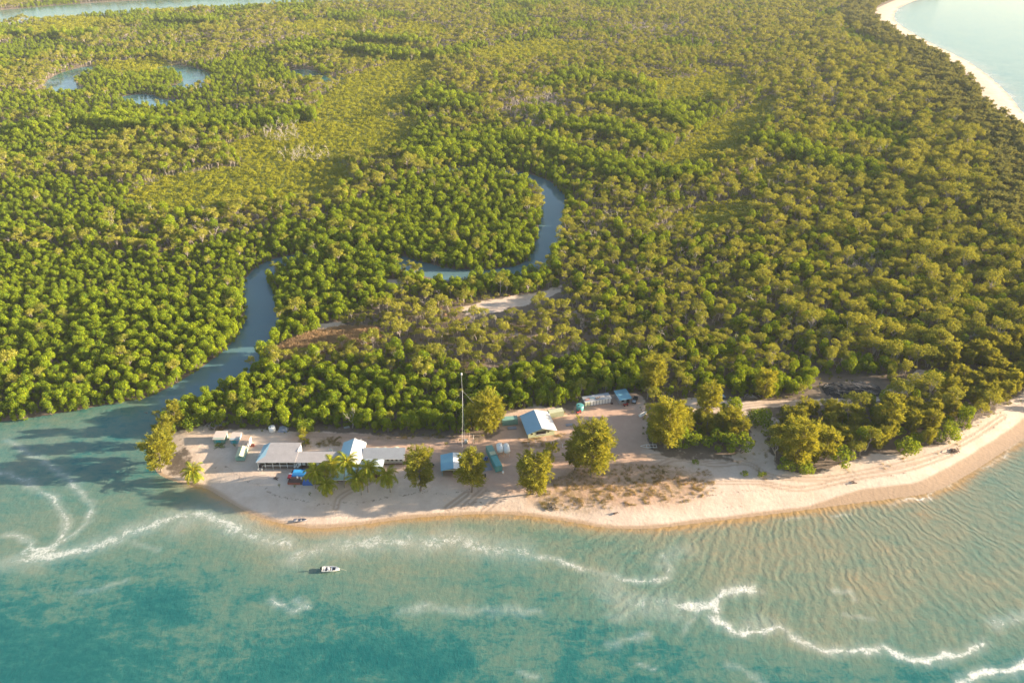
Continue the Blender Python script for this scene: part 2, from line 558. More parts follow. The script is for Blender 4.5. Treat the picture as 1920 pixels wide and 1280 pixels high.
def twin(pxs, gap=0.85):
    return smooth_line(Ws(pxs, 1.2), 6), gap
TRACKS = [twin([(1180, 905), (1260, 862), (1340, 872), (1400, 868), (1450, 893), (1540, 897), (1640, 880), (1740, 856), (1810, 826), (1880, 780)]),
          twin([(560, 815), (660, 818), (760, 826), (860, 846), (930, 838), (985, 842)]), twin([(1040, 860), (1150, 856), (1250, 856), (1370, 864)]),
          twin([(1360, 768), (1420, 758), (1520, 755), (1640, 745), (1700, 722), (1728, 698)]),
          twin([(1330, 905), (1420, 905), (1500, 915), (1600, 895), (1700, 878), (1780, 850)]),
          twin([(908, 916), (870, 946)]), twin([(874, 924), (838, 948)]), twin([(945, 926), (905, 953)]), twin([(700, 900), (640, 930), (630, 950)])]
YARD = Ws([(690, 806), (860, 808), (960, 770), (1080, 755), (1200, 730), (1215, 845), (1260, 868), (1330, 880), (1330, 935), (1180, 950), (1000, 940), (900, 925), (840, 905), (760, 880), (700, 850), (640, 835), (540, 828), (540, 812)], 1.2)
LITTER = Ws([(1385, 752), (1520, 700), (1660, 700), (1720, 690), (1735, 712), (1650, 752), (1560, 772), (1500, 775), (1470, 790), (1440, 780), (1385, 768)], 1.2)
DRYVEG = Ws([(1000, 905), (1120, 870), (1250, 872), (1330, 880), (1345, 915), (1300, 940), (1200, 945), (1100, 955), (1020, 950), (985, 930)], 1.2)
LITTER2 = [Ws(p, 1.2) for p in ([(312, 855), (345, 838), (366, 850), (360, 882), (330, 893), (308, 888)], [(385, 792), (480, 792), (560, 800), (640, 798), (700, 806), (690, 814), (560, 810), (470, 807), (390, 810)], [(690, 806), (760, 812), (800, 806), (860, 812), (860, 826), (800, 820), (700, 818)], [(880, 812), (930, 800), (950, 806), (920, 826), (885, 832)], [(1240, 842), (1300, 850), (1370, 856), (1380, 866), (1290, 862), (1235, 856)])]
DRYVEG2 = Ws([(560, 822), (640, 818), (640, 838), (560, 838)], 1.2)
DRYVEG3 = Ws([(690, 812), (850, 812), (850, 824), (690, 822)], 1.2)
DRYVEG4 = Ws([(395, 796), (480, 796), (480, 808), (395, 808)], 1.2)
DRYVEG5 = Ws([(970, 822), (1060, 812), (1060, 835), (975, 845)], 1.2)

def ground_values(X, Y):
    d, dl = shore(X, Y)
    Z = ground_z(d, dl, X, Y)
    px, py, s = to_px(X, Y, 0)
    cd = sdist(X, Y, clear_w)
    wob = 3.0 * (fnoise(X, Y, 6, 21) - 0.5)
    sand = sstep(-3.5, 2.5, cd + 1.7 * wob)
    right = (X > 330) & (dl < 55)
    bw = 31 + 4 * fnoise(X, Y, 40, 4)
    sand = np.maximum(sand, np.where(right, sstep(bw + 2, bw - 2, dl), 0))
    for p in SAND_PATCH:
        sand = np.maximum(sand, 0.72 * sstep(-2.5, 1.5, sdist(X, Y, p) + 2 * wob))
    sand = sand * (1 - 0.8 * sstep(-2.5, 2.5, sdist(X, Y, LITTER) + wob))
    for p in LITTER2: sand = sand * (1 - 0.62 * sstep(-2, 2, sdist(X, Y, p) + wob))
    trk = seg_dist(X, Y, TRACKS[3][0])
    sand = np.maximum(sand, 0.85 * sstep(3.4, 1.6, trk + 0.4 * wob) * (Y < 330))
    sand = np.maximum(sand, 0.75 * sstep(-4, 4, sdist(X, Y, DRY) + wob))
    sand = np.maximum(sand, 0.5 * sstep(-10, 10, sdist(X, Y, OPEN_WOOD)) * sstep(0.35, 0.7, fnoise(X, Y, 14, 31)))
    east = sstep(1280, 1480, px)
    wetw = 0.9 + 4.2 * east * sstep(1500, 1620, px) * (Y < 330) + 1.0 * fnoise(X, Y, 9, 8)
    wet = np.where(sand > 0.2, sstep(wetw + 0.8, wetw - 0.3, dl), 0)
    wob2 = 10 * (fnoise(X, Y, 18, 9) - 0.5)
    yard = sstep(-4, 5, sdist(X, Y, YARD) + wob2)
    dry = np.zeros_like(X)
    for p in (DRYVEG, DRYVEG2, DRYVEG3, DRYVEG4, DRYVEG5):
        dry = np.maximum(dry, sstep(-3, 4, sdist(X, Y, p) + 1.5 * wob))
    tr = np.zeros_like(X)
    near = (Y < 330) & (np.abs(X) < 330)
    for ln, gap in TRACKS:
        q = seg_dist(X[near], Y[near], ln)
        tr[near] = np.maximum(tr[near], sstep(0.75, 0.2, np.abs(q - gap)) * (0.55 + 0.45 * fnoise(X[near], Y[near], 7, 44)))
    sedge = np.zeros_like(X)
    for p in W_HEATH:
        sedge = np.maximum(sedge, sstep(-8, 6, sdist(X, Y, p) + 14 * (fnoise(X, Y, 30, 33) - 0.5)))
    return Z, dict(sedge=sedge, shore=d, sand=sand, wet=wet, yard=yard, dry=dry, track=tr)

gxs = graded(-2790, -205, 235, 2790, 0.75, 0.022)
gys = graded(150, 170, 292, 3690, 0.75, 0.012)
ground = sheet('ground', gxs, gys, ground_values, None, gm)
ground['kind'] = 'structure'

# ------------------------------------------------------------------ water
wm, nt, nd, lk = nodes_of('sea_water')
pos = geo_pos(nt)
a_t, a_f, a_ph, a_rip, a_calm = (attr(nt, k) for k in ('silt', 'foam', 'phase', 'ripple', 'calm'))
n_p1 = noise(nt, 0.035, 6, 0.66, pos, 0.4)
n_p2 = noise(nt, 0.16, 6, 0.7, scaled(nt, pos, (0.6, 1.0, 1.0)), 0.5)
rip = mth(nt, 'SINE', mth(nt, 'ADD', a_ph, mth(nt, 'MULTIPLY', noise(nt, 0.06, 5, 0.62, pos), 30.0)))
rip2 = mth(nt, 'SINE', mth(nt, 'ADD', mth(nt, 'MULTIPLY', a_ph, 0.61), mth(nt, 'MULTIPLY', noise(nt, 0.085, 5, 0.6, pos), 26.0)))
ripm = mth(nt, 'MULTIPLY', mth(nt, 'ADD', rip, mth(nt, 'MULTIPLY', rip2, 0.6)), mth(nt, 'MULTIPLY', a_rip, noise(nt, 0.12, 3, 0.6, pos)))
t = mth(nt, 'ADD', a_t, mth(nt, 'MULTIPLY', mth(nt, 'SUBTRACT', n_p1, 0.5), 0.62))
t = mth(nt, 'ADD', t, mth(nt, 'MULTIPLY', mth(nt, 'SUBTRACT', n_p2, 0.5), 0.6))
n_p3 = noise(nt, 0.7, 5, 0.72, scaled(nt, pos, (0.5, 1.0, 1.0)), 0.6)
t = mth(nt, 'ADD', t, mth(nt, 'MULTIPLY', mth(nt, 'SUBTRACT', n_p3, 0.5), 0.42))
t = mth(nt, 'ADD', a_t, mth(nt, 'MULTIPLY', mth(nt, 'SUBTRACT', t, a_t), mth(nt, 'SUBTRACT', 1.0, mth(nt, 'MULTIPLY', a_calm, 0.75))))
t = mth(nt, 'ADD', t, mth(nt, 'MULTIPLY', ripm, 0.052))
cr = ramp(nt, [(0.0, (0.010, 0.105, 0.105)), (0.13, (0.022, 0.13, 0.12)), (0.24, (0.08, 0.17, 0.135)), (0.46, (0.15, 0.195, 0.14)), (0.66, (0.21, 0.21, 0.14)), (0.84, (0.28, 0.215, 0.125)), (1.0, (0.36, 0.23, 0.10))])
lk.new(t, cr.inputs[0])
wcol = mix(nt, mth(nt, 'MULTIPLY', a_calm, 0.75), cr.outputs[0], (0.085, 0.17, 0.21))  # creek: milky blue, with sky reflection painted into the base colour
# foam
fn = noise(nt, 1.0, 8, 0.8, pos, 1.2)
fn2 = noise(nt, 0.22, 5, 0.7, pos, 1.0)
ff = mth(nt, 'ADD', mth(nt, 'ADD', mth(nt, 'MULTIPLY', fn, 0.8), mth(nt, 'MULTIPLY', fn2, 0.4)), mth(nt, 'MULTIPLY', a_f, 0.46))
fr = ramp(nt, [(0.69, 0), (0.90, 0.9)])
lk.new(mth(nt, 'MULTIPLY', ff, 0.70), fr.inputs[0])
fl = ramp(nt, [(0.0, 0), (1.0, 1)]); lk.new(mth(nt, 'MULTIPLY', a_f, fn2), fl.inputs[0])
foamf = mth(nt, 'ADD', fr.outputs[0], mth(nt, 'MULTIPLY', fl.outputs[0], 0.36), True)
wcol = mix(nt, foamf, wcol, (0.80, 0.78, 0.74))
b = nd.new('ShaderNodeBsdfPrincipled')
lk.new(wcol, b.inputs['Base Color'])
rr = mix(nt, foamf, 0.08, 0.8); lk.new(rr, b.inputs['Roughness'])
b.inputs['IOR'].default_value = 1.33
bp = nd.new('ShaderNodeBump'); bp.inputs['Strength'].default_value = 0.55; bp.inputs['Distance'].default_value = 0.35
w1 = noise(nt, 0.5, 7, 0.7, scaled(nt, pos, (1.0, 0.7, 1.0)), 0.3)
hgt = mth(nt, 'ADD', mth(nt, 'MULTIPLY', w1, 0.9), mth(nt, 'MULTIPLY', ripm, 0.25))
hgt = mth(nt, 'ADD', hgt, mth(nt, 'MULTIPLY', foamf, 0.3))
hgt = mth(nt, 'MULTIPLY', hgt, mth(nt, 'SUBTRACT', 1.0, mth(nt, 'MULTIPLY', a_calm, 0.8)))
lk.new(hgt, bp.inputs['Height']); lk.new(bp.outputs[0], b.inputs['Normal'])
finish(nt, b.outputs[0])

# how silty the water is, read at a few places (photograph pixels, 0 = clear teal, 1 = sand brown)
SILT = [(100, 1240, .02), (300, 1160, .12), (150, 1080, .24), (600, 1250, .07), (480, 1160, .22), (800, 1230, .08), (900, 1110, .34), (700, 1050, .42), (850, 1000, .50),
        (1100, 1040, .36), (1200, 1100, .36), (1000, 1200, .2), (1300, 1220, .22), (1200, 1280, .12), (1500, 1270, .15), (1700, 1280, .12), (1900, 1270, .2), (1400, 1060, .58),
        (1600, 1110, .62), (1500, 1180, .5), (1700, 1000, .6), (1850, 1060, .5), (1780, 1190, .46), (1900, 960, .48), (400, 1010, .36), (250, 1010, .32), (80, 980, .33), (200, 880, .27),
        (80, 840, .30), (250, 790, .30), (400, 720, .34), (480, 620, .34), (510, 520, .36), (800, 505, .46), (1036, 420, .3), (1030, 480, .32), (2100, 1000, .45), (-150, 900, .1), (-150, 1250, .02),
        (130, 150, .1), (360, 150, .1), (300, 190, .1), (30, 25, .2), (500, 0, .2), (1800, 60, .16), (1900, 150, .22), (2200, 200, .2), (1300, 1000, .60), (1500, 975, .64), (1700, 950, .7), (560, 1000, .5), (420, 950, .45)]
FOAM = [([(12, 1056), (80, 1046), (150, 1031), (230, 1000), (300, 978), (368, 962), (420, 984), (480, 1004), (540, 1020)], 3.4, 0.95),
        ([(20, 1000), (52, 1020), (42, 1034), (64, 1040), (110, 1012), (124, 975), (96, 930), (52, 905), (0, 884), (-60, 870)], 1.4, 0.9),
        ([(62, 1046), (140, 1002), (170, 962), (166, 936), (120, 896), (60, 850), (10, 826)], 1.3, 0.85),
        ([(30, 1012), (70, 1032), (100, 1030), (60, 1046)], 1.0, 1.0),
        ([(340, 985), (380, 968), (420, 975), (470, 990)], 4.5, 0.7),
        ([(560, 1040), (620, 1022), (700, 1012), (800, 1018), (860, 1016), (920, 1026), (985, 1036)], 4.8, 0.88),
        ([(985, 1036), (1060, 1056), (1130, 1076), (1190, 1085), (1242, 1080), (1252, 1052), (1240, 1042)], 1.5, 0.95), ([(1240, 1052), (1262, 1040), (1290, 1030)], 3.0, 0.6),
        ([(1270, 1138), (1310, 1136), (1342, 1130), (1352, 1116), (1380, 1106), (1412, 1105)], 2.1, 1.15), ([(1140, 1092), (1165, 1120), (1200, 1132), (1270, 1138)], 4.5, 0.75),
        ([(1346, 1130), (1344, 1158), (1388, 1184), (1440, 1180), (1455, 1168), (1490, 1196), (1540, 1216), (1600, 1212), (1650, 1218), (1700, 1235), (1760, 1238), (1812, 1222), (1840, 1205)], 1.6, 1.12),
        ([(1395, 1182), (1420, 1168), (1450, 1170)], 2.4, 0.85),
        ([(1800, 1284), (1860, 1262), (1925, 1242), (1990, 1225)], 1.6, 1.12), ([(505, 1124), (540, 1140), (576, 1138), (556, 1126)], 1.2, 0.9), ([(150, 1106), (190, 1100), (228, 1090)], 1.0, 0.7),
        ([(750, 1141), (850, 1138), (950, 1146), (1010, 1150)], 1.4, 0.75), ([(1140, 1212), (1180, 1200), (1212, 1190)], 1.2, 0.85), ([(1150, 1150), (1200, 1148), (1260, 1150)], 2.0, 0.6),
        ([(1280, 1180), (1300, 1162), (1310, 1150)], 1.2, 0.7), ([(1560, 1110), (1590, 1108), (1600, 1120)], 0.8, 0.8), ([(1360, 1250), (1400, 1262), (1440, 1280)], 0.9, 0.8),
        ([(1580, 1150), (1620, 1158), (1640, 1162)], 0.7, 0.7), ([(1860, 1172), (1900, 1160), (1960, 1150)], 2.0, 0.75), ([(1195, 1250), (1220, 1253)], 0.6, 0.9), ([(980, 1262), (1010, 1272)], 1.0, 0.8), ([(250, 1012), (300, 1030)], 1.0, 0.7),
        ([(1672, 946), (1700, 938), (1735, 931)], 0.7, 1.1), ([(1560, 966), (1590, 958)], 0.5, 1.0), ([(1740, 930), (1790, 905), (1830, 880)], 0.5, 1.0), ([(1840, 878), (1890, 845), (1930, 815)], 0.6, 1.0), ([(1470, 978), (1520, 970)], 0.5, 0.8),
        ([(180, 758), (235, 752), (255, 746)], 0.7, 0.8)]
anch = np.array([(*P2(a, b), v) for a, b, v in SILT])
foam_w = [(smooth_line(Ws(l), 5), w, k) for l, w, k in FOAM]
FAN = P2(1430, 760)
def sea_values(X, Y):
    t = np.zeros_like(X); wsum = np.zeros_like(X)
    for ax, ay, v in anch:
        d2 = (X - ax) ** 2 + ((Y - ay) * 1.5) ** 2 + 60
        w = 1 / d2 ** 1.6
        t += w * v; wsum += w
    t = t / wsum
    d = np.full_like(X, -99.0)
    near = Y < 420
    d[near] = sdist(X[near], Y[near], coast)
    cl = sstep(-11, -0.5, d) * sstep(-145, -105, X) * (d < 4)
    t = np.where(near, np.maximum(t, t * 0.5 + 0.5 * cl * 0.75 + 0.12 * cl), t)
    edge = sstep(-3.2, 0.2, d) * sstep(-130, -110, X) * (d < 4)
    t = t + 0.28 * edge
    # the far beach: a thin pale line of shallow water
    foam = np.zeros_like(X)
    fb = (~near) & (X > 250) & (Y < 2200)
    dd = sdist(X[fb], Y[fb], coast)
    foam[fb] = 1.1 * sstep(-5, -1.0, dd) + 0.6 * sstep(-16, -9, dd) * sstep(-3, -9, dd) * fnoise(X[fb], Y[fb], 30, 2)
    t[fb] = t[fb] + 0.3 * sstep(-14, -2, dd)
    nn = (Y < 300) & (np.abs(X) < 260)
    xx, yy = X[nn], Y[nn]
    wx = xx + 4.0 * (fnoise(xx, yy, 8, 71) - 0.5) + 1.6 * (vnoise(xx, yy, 2.2, 73) - 0.5); wy = yy + 3.5 * (fnoise(xx, yy, 8, 72) - 0.5) + 1.4 * (vnoise(xx, yy, 2.0, 74) - 0.5)
    acc = np.zeros_like(xx)
    fmod = 0.72 + 0.5 * fnoise(xx, yy, 10, 75)
    for ln, w, k in foam_w:
        q = seg_dist(wx, wy, ln)
        acc = np.maximum(acc, k * fmod * np.exp(-(q / w) ** 2 * 0.8))
    foam[nn] = np.maximum(foam[nn], acc)
    ang = np.arctan2(X - FAN[0], FAN[1] - Y)
    rad = np.hypot(X - FAN[0], Y - FAN[1])
    phase = ang * 175.0 + 0.16 * rad
    px, py, s = to_px(X, Y, 0)
    rip = sstep(720, 1250, px) * 0.9 * sstep(1290, 1120, py) + 0.6 * cl * sstep(560, 700, px)
    rip = np.where((Y < 330) & (Y > 60), np.clip(rip, 0, 1), 0.15)
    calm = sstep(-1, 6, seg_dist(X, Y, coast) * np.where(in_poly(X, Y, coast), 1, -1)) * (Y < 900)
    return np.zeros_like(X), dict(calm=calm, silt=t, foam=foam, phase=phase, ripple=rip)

wxs = graded(-2790, -190, 200, 2790, 0.8, 0.05)
wys = graded(20, 118, 262, 3690, 0.8, 0.03)
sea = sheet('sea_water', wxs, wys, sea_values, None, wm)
sea['kind'] = 'structure'
# ------------------------------------------------------------------ tree shapes
def leaves(rs, blobs, dens, size, jit=0.55, inner=0.12, up=0.0, aspect=0.62):
    """leaf clumps spread over the skins of overlapping lumps; blobs = (centre, radii)"""
    out = []
    C = np.array([b[0] for b in blobs], float); Rr = np.array([b[1] for b in blobs], float)
    for k in range(len(blobs)):
        r = Rr[k]
        area = 4 * math.pi * ((r[0] * r[1]) ** 1.6 / 3 + (r[0] * r[2]) ** 1.6 / 3 + (r[1] * r[2]) ** 1.6 / 3) ** (1 / 1.6)
        n = max(6, int(area * dens))
        u = rs.normal(size=(n, 3)); u /= np.linalg.norm(u, axis=1)[:, None]
        rad = np.where(rs.random(n) < inner, rs.uniform(0.35, 0.85, n), rs.uniform(0.86, 1.12, n))
        p = C[k] + u * r * rad[:, None]
        keep = np.ones(n, bool)
        for j in range(len(blobs)):
            if j != k:
                q = (p - C[j]) / Rr[j]
                keep &= (q * q).sum(1) > 0.55
        p = p[keep]; u = u[keep]
        nn = u / r + 0
        nn /= np.linalg.norm(nn, axis=1)[:, None]
        nn = nn + jit * rs.normal(size=nn.shape) + np.array([0, 0, up])
        nn /= np.linalg.norm(nn, axis=1)[:, None]
        h = rs.normal(size=nn.shape)
        t = np.cross(nn, h); t /= np.linalg.norm(t, axis=1)[:, None]
        b = np.cross(nn, t)
        L = size * rs.uniform(0.6, 1.35, len(p))[:, None]
        out.append(np.stack([p + t * L, p + b * L * aspect, p - t * L, p - b * L * aspect], 1))
    return np.concatenate(out)

def leaf_mesh(name, quads, mat):
    V = quads.reshape(-1, 3)
    return mesh_np(name, V, np.arange(len(V)).reshape(-1, 4), mat)

M_MANG = foliage('mangrove_leaf', (0.045, 0.12, 0.016), (0.205, 0.275, 0.012), (0.40, 0.40, 0.012), 0.012, 0.25, 0.5)
M_GUM = foliage('gum_leaf', (0.055, 0.115, 0.024), (0.30, 0.285, 0.045), (0.50, 0.43, 0.05), 0.008, 0.25, 0.6)
M_CAS = foliage('casuarina_leaf', (0.10, 0.135, 0.025), (0.23, 0.235, 0.03), (0.45, 0.39, 0.04), 0.03, 0.4, 0.6)
M_BELT = foliage('belt_leaf', (0.13, 0.16, 0.05), (0.22, 0.22, 0.06), (0.32, 0.28, 0.075), 0.03, 0.3, 0.6)
M_SHRUB = foliage('shrub_leaf', (0.09, 0.175, 0.02), (0.19, 0.27, 0.02), (0.33, 0.33, 0.02), 0.05, 0.35, 0.6)
M_HEATH = foliage('heath_leaf', (0.18, 0.215, 0.015), (0.30, 0.30, 0.02), (0.36, 0.31, 0.03), 0.02, 0.3, 0.35)
M_UNDER = foliage('undergrowth_leaf', (0.08, 0.12, 0.03), (0.20, 0.20, 0.04), (0.30, 0.24, 0.06), 0.04, 0.3, 0.6)
M_DRYG = foliage('dry_grass', (0.36, 0.24, 0.14), (0.46, 0.31, 0.19), (0.52, 0.37, 0.24), 0.06, 0.3, 0.6)
M_BEACHG = foliage('beach_grass', (0.17, 0.19, 0.05), (0.46, 0.29, 0.15), (0.42, 0.31, 0.11), 0.09, 0.3, 0.5)
M_PALM = foliage('palm_leaf', (0.08, 0.16, 0.015), (0.24, 0.28, 0.015), (0.46, 0.39, 0.015), 0.1, 0.4, 0.6)
M_BARK = paint('pale_bark', (0.42, 0.35, 0.29), 0.9, 0.2, 2.0)
M_BARKD = paint('grey_bark', (0.22, 0.17, 0.13), 0.9, 0.2, 2.0)
M_DEAD = paint('dead_wood', (0.50, 0.43, 0.38), 0.9, 0.15, 2.0)
M_PALMT = paint('palm_trunk', (0.30, 0.25, 0.20), 0.9, 0.2, 3.0)

def bend(rs, a, b, n=4, amt=0.12):
    a = np.array(a, float); b = np.array(b, float)
    L = np.linalg.norm(b - a)
    pts = [a]
    for i in range(1, n):
        pts.append(a + (b - a) * i / n + rs.normal(size=3) * L * amt * np.array([1, 1, 0.4]))
    pts.append(b)
    return pts

def mangrove(seed):
    """dense low dome of lumps on several thin leaning stems; about 7.5 m"""
    rs = np.random.default_rng(seed)
    H = rs.uniform(6.5, 8.6)
    blobs = [((rs.normal() * 0.3, rs.normal() * 0.3, H - 1.4), (1.35, 1.35, 1.2))]
    k = rs.integers(6, 9)
    for i in range(k):
        a = 2 * math.pi * (i + rs.uniform(-0.3, 0.3)) / k
        d = rs.uniform(0.9, 1.65)
        r = rs.uniform(0.65, 1.1)
        blobs.append(((d * math.cos(a), d * math.sin(a), H - rs.uniform(1.9, 3.6)), (r, r, r * rs.uniform(1.1, 1.6))))
    for i in range(4):
        a = rs.uniform(0, 6.28); r = rs.uniform(0.7, 1.0)
        blobs.append(((1.7 * math.cos(a), 1.7 * math.sin(a), rs.uniform(0.9, 2.4)), (r, r, r)))
    for i in range(3):
        a = rs.uniform(0, 6.28); r = rs.uniform(0.7, 1.1)
        blobs.append(((1.3 * math.cos(a), 1.3 * math.sin(a), H - rs.uniform(3.8, 5.2)), (r, r, r)))
    lf = leaves(rs, blobs, 12.0, 0.22, 0.5)
    t = MB()
    for i in range(3):
        a = rs.uniform(0, 6.28)
        c = blobs[1 + i][0]
        t.tube(bend(rs, (0.3 * math.cos(a), 0.3 * math.sin(a), -0.3), (c[0] * 0.8, c[1] * 0.8, c[2] + 0.3), 3, 0.06), [0.13, 0.1, 0.08, 0.04], 5)
    return t.mesh('mangrove_trunk', M_BARKD), leaf_mesh('mangrove_crown', lf, M_MANG)

def gum(seed, sparse=1.0):
    """open crown: pale forked trunk, clusters at the limb ends; about 11 m"""
    rs = np.random.default_rng(seed)
    H = rs.uniform(9.5, 12.5)
    t = MB()
    fork = H * rs.uniform(0.32, 0.5)
    lean = rs.normal(size=2) * 0.5
    top = np.array([lean[0], lean[1], fork])
    t.tube(bend(rs, (0, 0, -0.3), top, 4, 0.03), [0.24, 0.2, 0.17, 0.15, 0.13], 6)
    blobs = []
    k = rs.integers(6, 10)
    for i in range(k):
        a = 2 * math.pi * (i + rs.uniform(-0.35, 0.35)) / k
        d = rs.uniform(1.0, 2.9)
        z = H - 0.8 - 0.55 * d * rs.uniform(0.5, 1.7) - rs.uniform(0, 2.4)
        e = np.array([lean[0] + d * math.cos(a), lean[1] + d * math.sin(a), z])
        t.tube(bend(rs, top - np.array([0, 0, rs.uniform(0, 1.2)]), e, 3, 0.09), [0.12, 0.085, 0.06, 0.025], 5)
        r = rs.uniform(0.85, 1.45)
        blobs.append((e + np.array([0, 0, 0.25]), (r, r, r * rs.uniform(0.75, 1.1))))
        for q in range(2):
            o = rs.normal(size=3) * np.array([0.9, 0.9, 0.6])
            r2 = rs.uniform(0.5, 0.95)
            blobs.append((e + o, (r2, r2, r2 * 0.75)))
    lf = leaves(rs, blobs, 7.5 * sparse, 0.24, 0.6, 0.2)
    return t.mesh('gum_trunk', M_BARK), leaf_mesh('gum_crown', lf, M_GUM)

def tufts(rs, base, direc, L, n, size, spread=0.35):
    """a feathery plume: long thin leaf clumps along a line"""
    base = np.array(base); direc = np.array(direc) / np.linalg.norm(direc)
    s = rs.random(n) ** 0.8
    p = base + direc * (s * L)[:, None] + rs.normal(size=(n, 3)) * (spread * (1.05 - 0.75 * s))[:, None] * L * 0.5
    t = direc + rs.normal(size=(n, 3)) * 0.34
    t /= np.linalg.norm(t, axis=1)[:, None]
    h = rs.normal(size=(n, 3))
    b = np.cross(t, h); b /= np.linalg.norm(b, axis=1)[:, None]
    l = size * rs.uniform(0.7, 1.5, n)[:, None]
    w = l * 0.19
    return np.stack([p - t * l * 0.4 - b * w * 0.3, p + b * w, p + t * l, p - b * w], 1)

def casuarina(seed, H=15.0, width=4.4, plumes=46, mat=None, dens=1.0):
    plumes = int(plumes * 1.35)
    """she-oak: straight trunk, rising limbs, drooping feathery plumes"""
    rs = np.random.default_rng(seed)
    t = MB()
    lean = rs.normal(size=2) * 0.06 * H
    tip = np.array([lean[0], lean[1], H * 0.92])
    tr = bend(rs, (0, 0, -0.3), tip, 5, 0.025)
    t.tube(tr, np.linspace(0.30, 0.05, 6) * H / 15, 6)
    tr = np.array(tr)
    qs = []
    for i in range(plumes):
        f = rs.uniform(0.2, 1.0) if i > 4 else 1.0
        base = tr[0] + (tr[-1] - tr[0]) * f * 0.9
        a = rs.uniform(0, 2 * math.pi)
        prof = width * (0.42 + 0.9 * math.sin(math.pi * min(1, (1 - f) * 0.9 + 0.14))) * rs.uniform(0.45, 1.0)
        lift = rs.uniform(0.2, 0.95)
        d = np.array([math.cos(a), math.sin(a), lift])
        e = base + d * prof * 0.72
        if i % 3 == 0:
            t.tube(bend(rs, base, e, 2, 0.06), np.array([0.09, 0.06, 0.03]) * H / 15, 4)
        for q in range(3):
            dd = np.array([math.cos(a + rs.normal() * 0.6), math.sin(a + rs.normal() * 0.6), rs.uniform(-0.25, 0.8)])
            qs.append(tufts(rs, base + d * prof * rs.uniform(0.3, 0.72), dd, rs.uniform(1.3, 2.4) * H / 15, int(36 * dens), 0.55 * (H / 15) ** 0.5, 0.62))
    return t.mesh('casuarina_trunk', M_BARKD), leaf_mesh('casuarina_crown', np.concatenate(qs), mat or M_CAS)

def bush(seed, H=5.0, W=3.2):
    """broad beach shrub with foliage down to the sand"""
    rs = np.random.default_rng(seed)
    blobs = []
    for i in range(15):
        a = rs.uniform(0, 6.28); d = W * math.sqrt(rs.random()) * 0.85
        z = H * (0.75 - 0.5 * (d / W) ** 2) * rs.uniform(0.55, 1.1)
        r = rs.uniform(0.7, 1.25) * W / 3.2
        blobs.append(((d * math.cos(a), d * math.sin(a), max(z, r * 0.7)), (r, r, r * 0.9)))
    t = MB()
    for i in range(4):
        c = blobs[i][0]
        t.tube(bend(rs, (0, 0, -0.2), c, 3, 0.1), [0.13, 0.1, 0.07, 0.03], 5)
    return t.mesh('shrub_stem', M_BARKD), leaf_mesh('shrub_crown', leaves(rs, blobs, 7.5, 0.25, 0.65, 0.15), M_SHRUB)

def low_bush(seed, mat, H=2.2, W=1.7, name='heath_crown'):
    rs = np.random.default_rng(seed)
    blobs = []
    for i in range(5):
        a = rs.uniform(0, 6.28); d = W * math.sqrt(rs.random()) * 0.7; r = rs.uniform(0.5, 0.85) * W / 1.7
        blobs.append(((d * math.cos(a), d * math.sin(a), H * rs.uniform(0.45, 0.75)), (r, r, r * 0.8)))
    return leaf_mesh(name, leaves(rs, blobs, 6.0, 0.24, 0.7, 0.2), mat)

def bare(seed, H=8.0):
    """leafless tree: a forking skeleton of pale branches"""
    rs = np.random.default_rng(seed)
    t = MB(); tw = MB()
    def grow(m, p, d, L, r, lev):
        e = p + d * L
        m.tube(bend(rs, p, e, 2, 0.07), [r, r * 0.8, r * 0.55], 5)
        if lev == 0: return
        for q in range(rs.integers(2, 4)):
            nd_ = d + rs.normal(size=3) * 0.48 + np.array([0, 0, 0.12]); nd_ /= np.linalg.norm(nd_)
            grow(tw, e - d * L * rs.uniform(0, 0.25), nd_, L * rs.uniform(0.55, 0.85), r * 0.55, lev - 1)
    grow(t, np.array([0, 0, -0.3]), np.array([0.05, 0, 1.0]), H * 0.4, 0.17, 4)
    return t.mesh('dead_trunk', M_DEAD), tw.mesh('dead_branches', M_DEAD)

def grass_tuft(seed, mat, H=1.8, W=0.9, n=40):
    rs = np.random.default_rng(seed)
    b = np.stack([rs.normal(size=n) * W * 0.4, rs.normal(size=n) * W * 0.4, np.zeros(n)], 1)
    d = np.stack([rs.normal(size=n) * 0.28, rs.normal(size=n) * 0.28, np.ones(n)], 1)
    L = (H * rs.uniform(0.5, 1.0, n))[:, None]
    s = np.cross(d, rs.normal(size=(n, 3))); s /= np.linalg.norm(s, axis=1)[:, None]
    w = 0.06 * H * s
    return leaf_mesh('grass_tuft', np.stack([b - w, b + w, b + d * L + w * 0.3, b + d * L - w * 0.3], 1), mat)

MANG = [mangrove(100 + i) for i in range(7)]
GUM = [gum(200 + i, (1.0, 0.8, 1.15, 0.6, 1.0, 0.9, 1.1, 0.75)[i]) for i in range(8)]
CAS = [casuarina(300 + i) for i in range(5)]
BELT = [casuarina(320 + i, 10.0, 2.9, 26, M_BELT, 0.8) for i in range(4)]
BUSH = [bush(340 + i) for i in range(4)]
HEATH = [low_bush(360 + i, M_HEATH) for i in range(4)]
UNDER = [low_bush(370 + i, M_UNDER, 2.4, 1.8, 'undergrowth_crown') for i in range(3)]
BARE = [bare(380 + i, (7, 9, 6, 10)[i]) for i in range(4)]
DRYG = [grass_tuft(390 + i, M_DRYG) for i in range(3)]
BEACHG = [grass_tuft(395 + i, M_BEACHG, 0.4, 0.8, 40) for i in range(3)]

def plant(name, label, cat, loc, rot, sc, pair, group=None, parts=('trunk', 'crown')):
    t = thing(name, label, cat, loc, rot, group, sc)
    for nm, me in zip(parts, pair):
        link(bpy.data.objects.new(nm, me), t)
    return t

